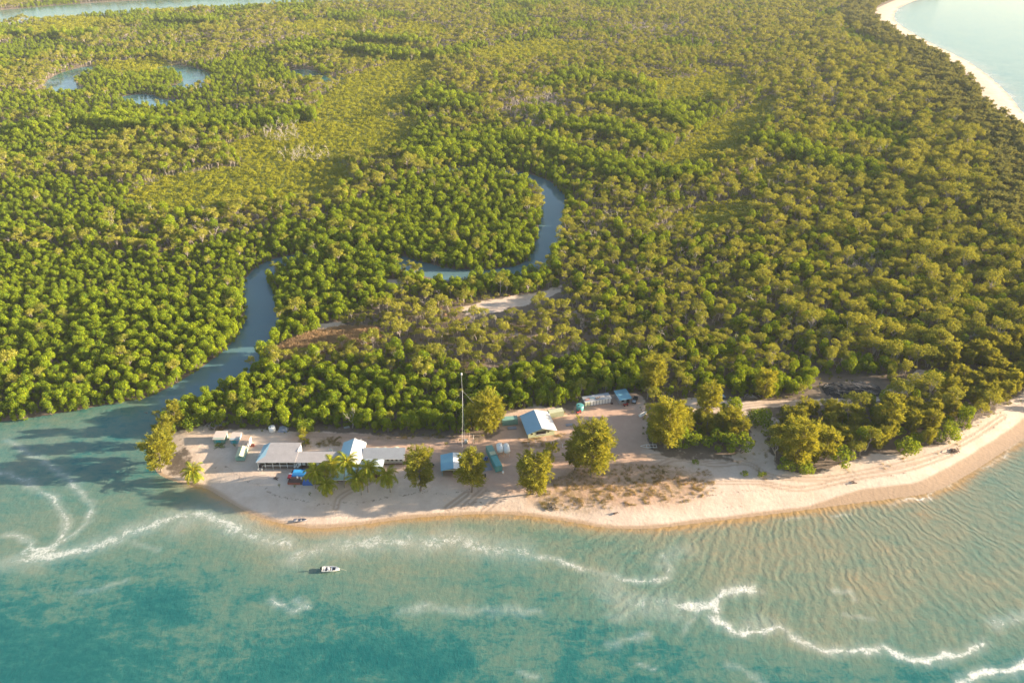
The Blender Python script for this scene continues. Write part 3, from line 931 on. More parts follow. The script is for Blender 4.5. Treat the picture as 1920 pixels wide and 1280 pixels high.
def scatter(name, X, Y, Z, rot, sc, idx, protos, mat_list):
    """ONE object: points that carry copies of the given part objects (lists of objects per variant)"""
    me = bpy.data.meshes.new(name)
    me.vertices.add(len(X))
    me.vertices.foreach_set('co', np.stack([X, Y, Z], 1).astype(np.float32).ravel())
    for nm, typ, data in (('turn', 'FLOAT', rot), ('size', 'FLOAT', sc)):
        a = me.attributes.new(nm, typ, 'POINT'); a.data.foreach_set('value', np.asarray(data, np.float32))
    a = me.attributes.new('pick', 'INT', 'POINT'); a.data.foreach_set('value', np.asarray(idx, np.int32))
    for m in mat_list: me.materials.append(m)
    ob = link(bpy.data.objects.new(name, me))
    ob['kind'] = 'stuff'
    ng = bpy.data.node_groups.new(name + '_growth', 'GeometryNodeTree')
    ng.interface.new_socket('Geometry', in_out='INPUT', socket_type='NodeSocketGeometry')
    ng.interface.new_socket('Geometry', in_out='OUTPUT', socket_type='NodeSocketGeometry')
    gi = ng.nodes.new('NodeGroupInput'); go = ng.nodes.new('NodeGroupOutput')
    iop = ng.nodes.new('GeometryNodeInstanceOnPoints')
    allj = ng.nodes.new('GeometryNodeJoinGeometry')
    for parts in protos:
        j = ng.nodes.new('GeometryNodeJoinGeometry')
        for p in parts:
            oi = ng.nodes.new('GeometryNodeObjectInfo')
            oi.transform_space = 'ORIGINAL'
            oi.inputs['Object'].default_value = p
            ng.links.new(oi.outputs['Geometry'], j.inputs[0])
        g2i = ng.nodes.new('GeometryNodeGeometryToInstance')
        ng.links.new(j.outputs[0], g2i.inputs[0])
        ng.links.new(g2i.outputs[0], allj.inputs[0])
    def na(nm, typ):
        n = ng.nodes.new('GeometryNodeInputNamedAttribute'); n.data_type = typ; n.inputs['Name'].default_value = nm
        return n.outputs['Attribute']
    cx = ng.nodes.new('ShaderNodeCombineXYZ'); ng.links.new(na('turn', 'FLOAT'), cx.inputs[2])
    e2r = ng.nodes.new('FunctionNodeEulerToRotation'); ng.links.new(cx.outputs[0], e2r.inputs[0])
    iop.inputs['Pick Instance'].default_value = True
    ng.links.new(gi.outputs[0], iop.inputs['Points'])
    ng.links.new(allj.outputs[0], iop.inputs['Instance'])
    ng.links.new(na('pick', 'INT'), iop.inputs['Instance Index'])
    ng.links.new(e2r.outputs[0], iop.inputs['Rotation'])
    ng.links.new(na('size', 'FLOAT'), iop.inputs['Scale'])
    ng.links.new(iop.outputs[0], go.inputs[0])
    md = ob.modifiers.new('growth', 'NODES'); md.node_group = ng
    return ob

# ------------------------------------------------------------------ where the woods stand
def cells(y0, y1, step):
    """jittered grid over the ground the picture can see (with a margin at the sides)"""
    ys = np.arange(y0, y1, step)
    out = []
    for y in ys:
        half = 960 / F_PX * math.hypot(y, H_CAM) * 1.0 + 0.13 * y + 60
        xs = np.arange(-half, half, step)
        out.append(np.stack([xs, np.full(len(xs), y)], 1))
    a = np.concatenate(out)
    return a + rng.uniform(-0.42, 0.42, a.shape) * step

W_MANG = [Ws(p, 3) for p in (
    [(-400, 830), (0, 800), (300, 760), (410, 700), (470, 640), (470, 520), (560, 478), (600, 430), (520, 415), (430, 445), (330, 470), (250, 476), (120, 462), (0, 455), (-400, 450)],
    [(-400, 455), (0, 452), (150, 440), (280, 400), (250, 345), (100, 330), (0, 345), (-400, 350)],
    [(620, 400), (700, 360), (820, 322), (900, 318), (985, 345), (1020, 400), (1020, 470), (960, 512), (840, 512), (760, 492), (640, 470), (580, 478), (560, 450)],
    [(840, 300), (960, 290), (1060, 320), (1090, 380), (1060, 420), (1045, 350), (960, 325), (860, 320)],
    [(285, 800), (340, 745), (440, 690), (520, 680), (640, 690), (760, 700), (880, 710), (960, 690), (1080, 665), (1190, 660), (1230, 700), (1200, 740), (1085, 770), (940, 810), (800, 830), (640, 815), (400, 810), (330, 815)],
    [(490, 660), (500, 590), (500, 530), (560, 485), (700, 470), (760, 500), (740, 560), (640, 600), (540, 640)],
    [(760, 510), (880, 520), (1010, 510), (1050, 530), (960, 548), (860, 552), (770, 540)],
    [(1280, 770), (1300, 700), (1400, 690), (1480, 700), (1560, 690), (1640, 690), (1650, 715), (1480, 735), (1330, 755)],
    [(150, 135), (250, 115), (340, 125), (350, 150), (280, 175), (180, 172), (140, 150)], [(350, 118), (450, 112), (560, 130), (590, 150), (500, 165), (400, 162), (385, 140)],
    [(-400, 210), (0, 172), (150, 172), (270, 195), (230, 215), (100, 215), (-400, 240)], [(-400, 290), (0, 240), (200, 215), (400, 200), (560, 205), (600, 225), (520, 250), (300, 235), (160, 280), (0, 300), (-400, 330)])]
pts = np.concatenate([cells(190, 420, 2.8), cells(420, 700, 3.5), cells(700, 1100, 4.6), cells(1100, 1900, 6.4), cells(1900, 2500, 12.0)])
X, Y = pts[:, 0], pts[:, 1]
D, DL = shore(X, Y)
ok = D > np.where((DL < 16) & ((X > -145) | (Y > 300)) & (np.abs(DL - D) < 0.5), 2.0, -0.8)
X, Y, D, DL = X[ok], Y[ok], D[ok], DL[ok]
cd = sdist(X, Y, clear_w)
right_beach = (X > 300) & (DL < 34 + 4 * fnoise(X, Y, 40, 4))
ok = (cd < -0.8) & ~right_beach
ok &= ~in_poly(X, Y, Ws([(772, 503), (862, 515), (872, 538), (803, 534)], 0))
for p in SAND_PATCH:
    ok &= sdist(X, Y, p) < 0.5
X, Y, D, DL = X[ok], Y[ok], D[ok], DL[ok]
Z = ground_z(D, DL, X, Y)
px, py, ps = to_px(X, Y, 0)
step = np.where(Y < 420, 2.8, np.where(Y < 700, 3.5, np.where(Y < 1100, 4.6, np.where(Y < 1900, 6.4, 12.0))))
u = rng.random(len(X)); u2 = rng.random(len(X)); u3 = rng.random(len(X))
zone = np.full(len(X), 'wood', dtype=object)
patch = fnoise(X, Y * 0.7, 110, 50)
zone[(patch < 0.40) & (Y > 560) & (px < 1350)] = 'mang'
zone[(patch < 0.36) & (Y > 420) & (px >= 1350) & (px < 1700)] = 'mang'
zone[(fnoise(X, Y * 0.6, 90, 61) > 0.68) & (Y > 620) & (px < 1400)] = 'heath'
for p in W_MANG: zone[in_poly(X + 8 * (vnoise(X, Y, 12, 81) - 0.5), Y + 8 * (vnoise(X, Y, 12, 82) - 0.5), p)] = 'mang'
BANDS = [Ws(smooth_line(l, 3), 3) for l in ([(560, 100), (640, 92), (760, 110), (860, 102), (900, 90)], [(620, 75), (720, 78), (800, 86)], [(800, 300), (900, 276), (1000, 272), (1100, 305), (1200, 335), (1290, 330)], [(1130, 195), (1230, 215), (1320, 250)],
    [(1020, 165), (1100, 150), (1190, 160), (1260, 175)], [(60, 250), (160, 232), (300, 240), (420, 236), (570, 226)], [(0, 75), (80, 66), (160, 72)], [(250, 46), (330, 42), (400, 46)], [(1010, 215), (1060, 240), (1150, 250), (1240, 280)], [(690, 200), (780, 190), (870, 205)], [(1440, 270), (1520, 300), (1600, 330)])]
for l in BANDS: zone[seg_dist(X, Y, l) < 9 + 14 * vnoise(X, Y, 40, 66)] = 'band'
for p in W_HEATH: zone[in_poly(X + 14 * (vnoise(X, Y, 16, 83) - 0.5), Y + 14 * (vnoise(X, Y, 16, 84) - 0.5), p)] = 'heath'
zone[(X > 300) & (DL < 78 + 20 * fnoise(X, Y, 50, 6)) & (Y > 420)] = 'belt'
dryd = sdist(X, Y, DRY); owd = sdist(X, Y, OPEN_WOOD)
zone[dryd > 0] = 'dry'
zone[(owd > 0) & (zone == 'wood')] = 'open'
# thickets of she-oak and shrub along the beach
THICK = [Ws(p, 1.2) for p in ([(1262, 800), (1300, 775), (1370, 790), (1400, 825), (1372, 852), (1290, 848)], [(1460, 800), (1500, 776), (1560, 790), (1592, 830), (1588, 862), (1530, 882), (1466, 880), (1450, 840)],
         [(1590, 790), (1650, 772), (1740, 765), (1800, 790), (1788, 820), (1740, 836), (1650, 850), (1600, 832)], [(1740, 755), (1735, 705), (1790, 660), (1990, 630), (2000, 690), (1925, 730), (1870, 762), (1815, 785)])]
for p in THICK: zone[in_poly(X, Y, p)] = 'thick'
# ground kept free for the trees that are placed one by one
SINGLES = []          # trees placed one by one: (x, y, keep-clear radius)
def single(px_, py_, name, label, cat, pair, h=1.0, rot=None, group=None, clear=3.0, parts=('trunk', 'crown')):
    g = G(px_, py_)
    SINGLES.append((g.x, g.y, clear))
    return plant(name, label, cat, g, random.uniform(0, 6.28) if rot is None else rot, h, pair, group, parts)

# the big she-oaks in and around the camp, each with a crown of its own
SHE = [
    (303, 884, 15, 5.2, 70, 'broad yellow-green she-oak overhanging the water at the left tip of the beach'),
    (316, 862, 13, 4.2, 50, 'she-oak standing just behind the broad overhanging one at the left tip'),
    (334, 800, 12, 3.4, 34, 'bare-stemmed she-oak with a wind-swept top, farthest back on the left tip'),
    (313, 830, 12, 3.8, 44, 'middle she-oak of the left tip, between the overhanging and the bare-stemmed one'),
    (573, 836, 8.5, 1.5, 16, 'small slender young she-oak alone behind the long lodge roof'),
    (788, 920, 18, 5.0, 60, 'dark she-oak on a round bare patch of sand between the palms and the blue shed'),
    (884, 922, 18.5, 4.8, 58, 'yellow-green she-oak in front of the blue-roofed open shed'),
    (1001, 925, 19, 6.0, 76, 'wide she-oak in front of the fenced garden, right of the green containers'),
    (1030, 868, 9, 3.2, 26, 'small dark she-oak inside the fenced garden before the gabled house'),
    (1108, 893, 25, 7.0, 104, 'tallest she-oak, alone at the front of the sandy yard'),
    (1078, 880, 14, 4.6, 46, 'dark lower she-oak leaning left beside the tallest one'),
    (914, 812, 19, 6.0, 80, 'large golden she-oak on the forest edge right of the mast'),
    (884, 806, 11, 3.0, 30, 'sparse reddish she-oak directly behind the mast'),
    (1246, 838, 23, 6.6, 92, 'large she-oak at the right side of the sandy yard beside the boat trailer'),
    (1222, 735, 18, 5.2, 62, 'bright yellow she-oak rising behind the small blue-roofed shed'),
    (1318, 785, 17, 4.6, 52, 'tall she-oak where the sandy track enters the trees'),
    (1492, 872, 21, 6.6, 88, 'large she-oak at the left end of the thicket above the beach'),
    (1545, 862, 14, 5.0, 54, 'rusty she-oak in the middle of the left beach thicket'),
    (1655, 812, 16, 4.6, 54, 'tall she-oak between the track and the right beach thicket'),
    (1430, 748, 15, 4.4, 40, 'thin-crowned tall tree standing in the sandy track clearing'),
]
for i, (a, b_, h, w, n, lab) in enumerate(SHE):
    pair = casuarina(500 + i, h, w, n, M_CAS, 1.0 if h > 10 else 0.8)
    single(a, b_, 'she_oak', lab, 'tree', pair, 1.0, clear=w * 0.55)
# round green trees and beach shrubs with a place of their own
for i, (a, b_, s, lab) in enumerate([
    (1386, 846, 1.75, 'round bright green shrub at the bend of the sandy side track'), (1424, 796, 1.6, 'rounded green tree alone in the fork of the sandy tracks'),
    (1350, 836, 1.6, 'dark green shrub left of the round bright one at the track bend'), (1306, 838, 1.5, 'dark green shrub beside the large she-oak of the yard'),
    (1575, 868, 1.55, 'bright green shrub at the right tip of the left beach thicket'), (1508, 884, 1.1, 'low green shrub nearest the beach in the left thicket'),
    (1700, 846, 1.5, 'green shrub at the front of the right beach thicket'), (1772, 826, 1.55, 'green shrub at the right tip of the right beach thicket'),
    (330, 806, 1.1, 'dark green shrub below the bare-stemmed she-oak of the left tip'), (362, 800, 1.25, 'yellow-green shrub at the forest edge by the left tip'),
    (1395, 890, 0.42, 'tiny low bush on the sandy fork above the beach'), (1428, 893, 0.5, 'small grey bush on the pale sand below the track fork'), (1303, 870, 0.45, 'tiny dark bush on the sand left of the track fork'),
    (575, 806, 1.1, 'bright green small tree on the forest edge behind the young she-oak')]):
    single(a, b_, 'beach_shrub', lab, 'shrub', BUSH[i % 4], s, clear=3.4 * s, parts=('stem', 'crown'))

def palm(seed, H=6.5, lean=(0, 0), fl=3.6, nf=28):
    rs = np.random.default_rng(seed)
    t = MB(); top = np.array([lean[0], lean[1], H])
    pts_ = [np.array([lean[0] * f ** 2, lean[1] * f ** 2, -0.3 + (H + 0.3) * f]) for f in np.linspace(0, 1, 7)]
    t.tube(pts_, [0.26, 0.19, 0.165, 0.15, 0.14, 0.14, 0.17], 8)
    fr = []; ribs = MB()
    for k in range(nf):
        a = k * 2.39996 + rs.normal() * 0.15
        el = R(75) - R(120) * (k / nf) ** 0.85
        L = fl * rs.uniform(0.85, 1.1)
        m = 10
        spine = []
        p = top.copy(); e = el
        for s in range(m + 1):
            spine.append(p.copy())
            d = np.array([math.cos(a) * math.cos(e), math.sin(a) * math.cos(e), math.sin(e)])
            p = p + d * L / m
            e -= R(12) * (0.5 + s / m)
        ribs.tube(spine, np.linspace(0.075, 0.02, m + 1), 4)
        side = np.array([-math.sin(a), math.cos(a), 0])
        for s in range(1, m * 3):
            f = s / (m * 3)
            i0 = int(f * m); b0 = spine[i0] + (spine[i0 + 1] - spine[i0]) * (f * m - i0)
            d = spine[i0 + 1] - spine[i0]; d = d / np.linalg.norm(d)
            ll = 0.85 * math.sin(math.pi * (0.12 + 0.83 * f)) ** 0.7 * fl / 3.6
            for sg in (-1, 1):
                v = side * sg * 0.85 + d * 0.55 + np.array([0, 0, -0.38 + rs.normal() * 0.1])
                v /= np.linalg.norm(v)
                w = d * 0.1
                fr.append([b0 - w, b0 + w, b0 + v * ll + w * 0.2, b0 + v * ll - w * 0.2])
    c = MB().lathe([(0.05, -0.45), (0.3, -0.2), (0.3, 0.1), (0.08, 0.4)], 8, tuple(top))
    return t.mesh('palm_trunk', M_PALMT), leaf_mesh('palm_fronds', np.array(fr), M_PALM), ribs.mesh('palm_ribs', paint('frond_rib', (0.55, 0.42, 0.05), 0.7)), c.mesh('palm_heart', paint('palm_heart', (0.3, 0.2, 0.06), 0.8))

for i, (bx, by, tx, ty, fl, lab) in enumerate([
    (353, 905, 361, 884, 5.4, 'short coconut palm alone at the left end of the beach'),
    (592, 915, 591, 884, 5.6, 'yellow coconut palm nearest the pool deck'),
    (613, 930, 612, 908, 4.7, 'lowest coconut palm, in front of the others by the deck'),
    (626, 900, 622, 870, 5.6, 'dark green coconut palm close to the long lodge wing'),
    (646, 914, 650, 866, 5.6, 'tall coconut palm leaning over the gabled house'),
    (678, 927, 670, 896, 5.6, 'yellow coconut palm in front of the hipped pavilion'),
    (690, 922, 690, 878, 5.6, 'coconut palm rising beside the hipped pavilion roof'),
    (732, 922, 724, 890, 5.6, 'dark green coconut palm at the right end of the palm group')]):
    g = G(bx, by)
    # height and lean from the photograph
    best = None
    for hh in np.arange(3.5, 14, 0.25):
        q = P(tx, ty, g.z + hh)
        e = abs(q[1] - (g.y + 0.4))
        if best is None or e < best[0]: best = (e, hh, q)
    _, hh, q = best
    SINGLES.append((g.x, g.y, 2.2))
    tr_, fr_, rb_, ht_ = palm(700 + i, hh, (q[0] - g.x, q[1] - g.y), fl)
    t = thing('coconut_palm', lab, 'palm', g)
    link(bpy.data.objects.new('trunk', tr_), t)
    c = link(bpy.data.objects.new('crown', fr_), t)
    link(bpy.data.objects.new('frond_rib', rb_), c)
    link(bpy.data.objects.new('heart', ht_), t)

# leafless trees
for i, (a, b_, k, s, lab) in enumerate([
    (661, 802, 1, 1.15, 'tall bare white tree at the forest edge behind the gabled lodge house'), (1578, 748, 0, 0.75, 'small leafless tree in front of the dark log heap'),
    (930, 612, 0, 1.0, 'white leafless tree in the open ground beside the sandy clearing'), (830, 602, 2, 1.0, 'pale leafless tree left of the sandy clearing'), (1200, 525, 1, 1.1, 'spreading white dead tree in the woodland right of the creek bend'),
    (1504, 556, 3, 0.7, 'rounded grey leafless tree in the dark gap of the right woodland'), (1545, 655, 1, 0.95, 'bare white trunks among green crowns above the log heap'), (1150, 520, 2, 1.0, 'thin dead stem left of the spreading dead tree'),
    (1088, 612, 2, 0.9, 'thin white dead tree right of the sandy clearing')]):
    single(a, b_, 'dead_tree', lab, 'tree', BARE[k], s, clear=1.6, parts=('trunk', 'branches'))

# buildings and other fixed things keep the trees off (pixel boxes on the ground)
free = np.ones(len(X), bool)
for sx, sy, r in SINGLES:
    free &= np.hypot(X - sx, Y - sy) > r
for p in ([(1078, 770), (1082, 752), (1140, 742), (1200, 739), (1206, 764)], [(930, 806), (936, 786), (968, 782), (975, 772), (1022, 770), (1030, 774), (1062, 770), (1062, 790)], [(1335, 750), (1338, 736), (1375, 734), (1380, 750)], [(1525, 745), (1525, 705), (1665, 705), (1665, 745)]):
    free &= ~in_poly(X, Y, Ws(p, 1.2))
free &= ~(in_poly(X, Y, Ws([(855, 588), (1055, 540), (1062, 560), (985, 590), (930, 604), (865, 608)], 1.2)) & (u > 0.12))

SHOWN = (px > -5) & (px < 1925) & (py < 1280)
def pick(mask, n):
    """the n that show largest in the picture"""
    i = np.nonzero(mask & SHOWN)[0]
    s = ps[i] * size[i]
    return i[np.argsort(-s)[:n]]

size = (0.55 + 0.8 * rng.random(len(X)) ** 1.3) * (step / 3.3) ** 0.36
size[zone == 'mang'] *= 0.82
size[zone == 'band'] *= 1.2
size[(X > -124) & (X < -62) & (Y > 385) & (seg_dist(X, Y, CREEK) < 16)] *= 1.3
turn = rng.uniform(0, 6.283, len(X))
near_wood = np.where(Y < 420, 0.44, np.where(Y < 700, 0.56, np.where(Y < 1100, 0.76, 0.88)))
gap = fnoise(X, Y, 26, 90)
near_wood = near_wood * np.where(gap < 0.33, 0.35, 1.0)
is_m = free & ((zone == 'band') | ((zone == 'mang') & (u < 0.93)) | ((zone == 'wood') & (u > near_wood) & (u2 < 0.30)))
is_g = free & (((zone == 'wood') & (u < near_wood)) | ((zone == 'mang') & (u >= 0.965) & (Y < 900)) | ((zone == 'open') & (u < 0.30)))
is_u = free & (((zone == 'wood') & (u > near_wood) & (u2 > 0.30) & (u2 < 0.78)) | ((zone == 'open') & (u > 0.30) & (u < 0.75)))
is_b = free & (((zone == 'wood') | (zone == 'open')) & (u > near_wood) & (u2 > 0.955) & (Y < 900))
BAREP = [Ws(p, 3) for p in ([(955, 165), (1050, 175), (1070, 240), (985, 250), (940, 210)], [(1180, 40), (1290, 45), (1270, 70), (1170, 66)], [(490, 240), (560, 236), (560, 262), (500, 268)], [(1500, 120), (1560, 150), (1590, 210), (1530, 200)], [(1560, 480), (1640, 470), (1660, 520), (1570, 530)], [(520, 285), (620, 280), (620, 305), (530, 305)])]
bp_ = np.zeros(len(X), bool)
for p in BAREP: bp_ |= in_poly(X, Y, p)
is_x = free & ((bp_ & (u3 < 0.45)) | ((zone == 'wood') & (u3 < 0.055) & (Y < 1200) & ~is_b)) & (zone != 'thick')
is_g &= ~is_x; is_m &= ~is_x; is_u &= ~is_x
is_h = free & ((zone == 'heath') | ((zone == 'open') & (u > 0.9)))
is_c = free & (zone == 'belt') & (u < 0.85)
is_d = free & ((zone == 'dry') | ((zone == 'open') & (u > 0.75) & (u < 0.85)))
is_t = free & (zone == 'thick')
size[is_g] *= np.where(zone[is_g] == 'mang', 0.85, 0.62 + 0.26 * sstep(1250, 1800, px[is_g])) * np.where(u3[is_g] > 0.88, 1.35, 1.0)
fine = (zone == 'mang') & (px < 520) & (py < 560)
size[fine] *= 0.78
size[is_h] *= np.sqrt(step[is_h] / 3.3)

def region(i):
    if px[i] < 500 and py[i] > 500: return 'on the left bank of the creek', 'mangroves on the left creek bank'
    if py[i] > 655 and px[i] < 1260: return 'in the thicket behind the beach camp', 'mangroves behind the beach camp'
    if px[i] < 800: return 'between the creek and the dry grass clearing', 'mangroves right of the creek mouth'
    return 'among the woodland right of the creek', 'mangroves scattered in the right woodland'

chosen_m = pick(is_m, 290)
for i in chosen_m:
    k = int(rng.integers(0, len(MANG)))
    r_, gname = region(i)
    plant('mangrove_tree', ('tall' if size[i] > 1.0 else 'low') + ' round-crowned green mangrove tree ' + r_, 'tree', (X[i], Y[i], Z[i]), turn[i], size[i], MANG[k], ('tall ' if size[i] > 1.0 else 'low ') + gname)
chosen_g = pick(is_g, 285)
for i in chosen_g:
    k = int(rng.integers(0, len(GUM)))
    far_r = px[i] > 1300
    r_ = 'in the woodland on the right above the beach track' if far_r else ('in the open ground behind the camp thicket' if zone[i] == 'open' or px[i] > 600 else 'rising from the mangroves left of the creek')
    plant('gum_tree', ('tall' if size[i] > 0.75 else 'small') + ' pale-trunked open-crowned gum tree ' + r_, 'tree', (X[i], Y[i], Z[i]), turn[i], size[i], GUM[k],
          ('tall gums ' if size[i] > 0.75 else 'small gums ') + ('of the right woodland' if far_r else 'behind the camp' if px[i] > 600 else 'left of the creek'))
ti = np.nonzero(is_t & (u < 0.62))[0]
kept = []
for i in ti:
    if all((X[i] - X[j]) ** 2 + (Y[i] - Y[j]) ** 2 > 11 for j in kept): kept.append(i)
for i in kept:
    where = 'left beach thicket' if px[i] < 1590 else ('right beach thicket' if py[i] > 762 else 'grove at the right end of the track')
    if px[i] < 1420: where = 'shrubbery right of the sandy yard'
    if u3[i] < (0.55 if py[i] > 765 else 0.8):
        plant('she_oak', 'feathery olive she-oak of medium height in the ' + where, 'tree', (X[i], Y[i], Z[i]), turn[i], 0.42 + 0.3 * u2[i], CAS[i % 5], 'she-oaks of the ' + where)
    else:
        plant('beach_shrub', 'rounded green shrub in the ' + where, 'shrub', (X[i], Y[i], Z[i]), turn[i], 0.75 + 0.45 * u2[i], BUSH[i % 4], 'shrubs of the ' + where, ('stem', 'crown'))
bi = pick(is_b, 60)
for i in bi:
    plant('dead_tree', 'bare grey leafless tree standing among the green crowns of the woodland', 'tree', (X[i], Y[i], Z[i]), turn[i], size[i] * 0.9, BARE[int(i) % 4], 'leafless trees in the woodland', ('trunk', 'branches'))

def proto(pairs):
    out = []
    for pr in pairs:
        out.append([bpy.data.objects.new(me.name + '_growth', me) for me in (pr if isinstance(pr, tuple) else (pr,))])
    return out
def mass(name, mask, taken, protos, sc=1.0, extra=None):
    m = mask.copy()
    if len(taken): m[np.asarray(taken, int)] = False
    x, y, z, t_, s_ = X[m], Y[m], Z[m], turn[m], size[m] * sc
    if extra is not None:
        x, y, z, t_, s_ = [np.concatenate(q) for q in zip((x, y, z, t_, s_), extra)]
    return scatter(name, x, y, z, t_, s_, rng.integers(0, len(protos), len(x)), proto(protos), [])
mass('mangrove_forest', is_m, chosen_m, MANG)
mass('gum_woodland', is_g, chosen_g, GUM)
mass('heath_scrub', is_h, [], HEATH, 1.25)
mass('she_oak_belt', is_c, [], BELT, 0.95)
mass('leafless_wood', is_x, [], BARE, 0.85)
def sprinkle(n, poly, keep=None, zc=0.0):
    xs = np.array([p[0] for p in poly]); ys = np.array([p[1] for p in poly])
    x = rng.uniform(xs.min(), xs.max(), n); y = rng.uniform(ys.min(), ys.max(), n)
    m = in_poly(x, y, poly)
    if keep is not None: m &= keep(x, y)
    x, y = x[m], y[m]
    d, dl = shore(x, y)
    return x, y, ground_z(d, dl, x, y), rng.uniform(0, 6.28, len(x)), rng.uniform(0.5, 1.25, len(x))
ex_ = sprinkle(9000, clear_w, lambda x, y: (sdist(x, y, clear_w) < 1.2 + 4.5 * vnoise(x, y, 9, 97)) & (y > 222) & (np.minimum.reduce([seg_dist(x, y, l) for l, g_ in TRACKS]) > 1.7))
pk = rng.random(len(ex_[0])) < 0.30
mass('undergrowth', is_u, [], UNDER, 1.0, [e[pk] * (0.42 if i == 4 else 1.0) for i, e in enumerate(ex_)])
mass('dry_grass', is_d, [], DRYG, 0.8, sprinkle(5200, DRY))
bg_parts = [sprinkle(n, p, (lambda x, y: fnoise(x, y, 2.6, 95) > 0.5) if n > 900 else (lambda x, y: fnoise(x, y, 5, 96) > 0.5)) for n, p in
            ((2600, DRYVEG), (260, DRYVEG2), (260, DRYVEG3), (200, DRYVEG4), (260, DRYVEG5), (160, Ws([(1380, 860), (1440, 840), (1450, 900), (1380, 895)], 1.2)), (200, Ws([(1530, 890), (1640, 868), (1760, 845), (1800, 830), (1800, 845), (1640, 885), (1530, 900)], 1.2)))]
bx_ = [np.concatenate(q) for q in zip(*bg_parts)]
scatter('beach_grass', bx_[0], bx_[1], bx_[2], bx_[3], bx_[4], rng.integers(0, 3, len(bx_[0])), proto(BEACHG), [])
# ------------------------------------------------------------------ the camp
def rise(g, tx, ty):
    """height above g of the point seen at pixel (tx, ty) if it stands straight over g's row"""
    v = (ty - 640) / F_PX
    t = g.y / (CP - v * SP)
    return H_CAM - t * (SP + v * CP) - g.z

def frame(a, b):
    """ground point under pixel a, turned so that local x runs towards pixel b"""
    ga, gb = G(*a), G(*b)
    d = gb - ga
    return ga, math.atan2(d.y, d.x), math.hypot(d.x, d.y)

def local(ga, rot, p, z):
    w = P(p[0], p[1], ga.z + z)
    dx, dy = w[0] - ga.x, w[1] - ga.y
    return (dx * math.cos(rot) + dy * math.sin(rot), -dx * math.sin(rot) + dy * math.cos(rot), z)

W_WHITE = paint('white_paint', (0.80, 0.78, 0.74), 0.5, 0.06, 0.8, dirt=0.12)
W_CREAM = paint('cream_paint', (0.66, 0.66, 0.46), 0.6, 0.1, 0.8)
W_YEL = paint('pale_green_cladding', (0.50, 0.52, 0.32), 0.65, 0.1, 0.8)
W_TEAL = paint('teal_paint', (0.10, 0.34, 0.33), 0.5, 0.12, 0.9)
W_GREEN = paint('grey_green_paint', (0.20, 0.36, 0.30), 0.55, 0.12, 0.9)
W_OLIVE = paint('olive_cream_paint', (0.55, 0.55, 0.36), 0.55, 0.12, 0.9)
W_TIN = paint('pale_tin_roof', (0.46, 0.42, 0.41), 0.45, 0.14, 0.5, 0.15, stripe=('X', 2.6, 0.22), dirt=0.4)
W_TIN2 = paint('grey_tin_roof', (0.36, 0.37, 0.39), 0.45, 0.1, 0.5, 0.2, stripe=('X', 2.6, 0.18))
W_BLUE_SHADE = paint('blue_and_shaded_tin', (0.28, 0.45, 0.54), 0.35, 0.06, 0.5, 0.15, stripe=('Y', 2.6, 0.15), dirt=0.1)  # blue-white small roofs; also the shade colour of pale roofs' left slopes
W_SKY = paint('light_blue_tin', (0.20, 0.42, 0.52), 0.4, 0.08, 0.5, 0.1, stripe=('Y', 2.6, 0.15), dirt=0.1)
W_DECK = paint('dark_timber', (0.11, 0.055, 0.04), 0.7, 0.2, 1.5, stripe=('X', 5.0, 0.4))
W_RED = paint('red_brown_timber', (0.32, 0.09, 0.06), 0.7, 0.2, 1.5)
W_POST = paint('pale_timber', (0.60, 0.52, 0.44), 0.7, 0.1, 2)
W_DARK = paint('dark_opening', (0.025, 0.022, 0.022), 0.4, 0.1, 2, dirt=0.0)
W_BLACK = paint('black_rubber', (0.02, 0.02, 0.022), 0.6, 0.1, 2, dirt=0.05)
W_STEEL = paint('galvanised_steel', (0.50, 0.52, 0.54), 0.4, 0.1, 3, 0.4)
W_POOL = paint('blue_tarp', (0.03, 0.25, 0.62), 0.35, 0.1, 0.9, dirt=0.05)
W_BLUE = paint('deep_blue_plastic', (0.03, 0.12, 0.42), 0.4, 0.1, 0.9)
W_REDP = paint('red_paint', (0.55, 0.03, 0.03), 0.4, 0.1, 2)
W_PINK = paint('red_cushion', (0.62, 0.05, 0.07), 0.7, 0.1, 2)
W_TAN = paint('tan_roof', (0.52, 0.36, 0.26), 0.7, 0.1, 1.0)
W_SAND = paint('sand_roof', (0.58, 0.49, 0.43), 0.7, 0.1, 1.0)
W_CYAN = paint('turquoise_curtain', (0.05, 0.40, 0.44), 0.7, 0.15, 2.0)
W_GREY = paint('grey_tarp', (0.30, 0.33, 0.40), 0.8, 0.2, 1.2, bump=0.5)
W_SLATE = paint('slate_slab', (0.28, 0.27, 0.30), 0.8, 0.1, 1.0)
W_SKIN = paint('aluminium_hull', (0.70, 0.68, 0.66), 0.4, 0.06, 1.0, 0.2)

# --- the long lodge
A, rot, L = frame((486, 878), (626, 878))
t = thing('beach_lodge', 'long pale-roofed lodge with a hip end coloured blue for shade, white verandah rails and a narrow wing', 'building', A, rot)
MB().box(0.2, 13.3, 2.0, 9.2, 0.8, 3.32).build('wall', W_CREAM, t)
MB().box(13.5, L + 0.2, 0.9, 4.7, 0.7, 3.25).build('wall', W_DECK, t, label='dark timber wall of the narrow wing')
MB().slab([(-0.6, -0.7, 3.35), (13.7, -0.7, 3.45), (13.7, 9.7, 4.35), (2.1, 9.7, 4.3), (2.1, 2.6, 3.68)], 0.12).build('roof', W_TIN, t)
MB().slab([(-0.6, -0.7, 3.352), (2.098, 2.6, 3.682), (2.098, 9.7, 4.302), (-0.6, 9.8, 3.05)], 0.1).build('hip_roof', W_BLUE_SHADE, t, label='tin hip end of the roof, shade coloured in as blue')  # left plane faces away from the sun; its shade is in the colour
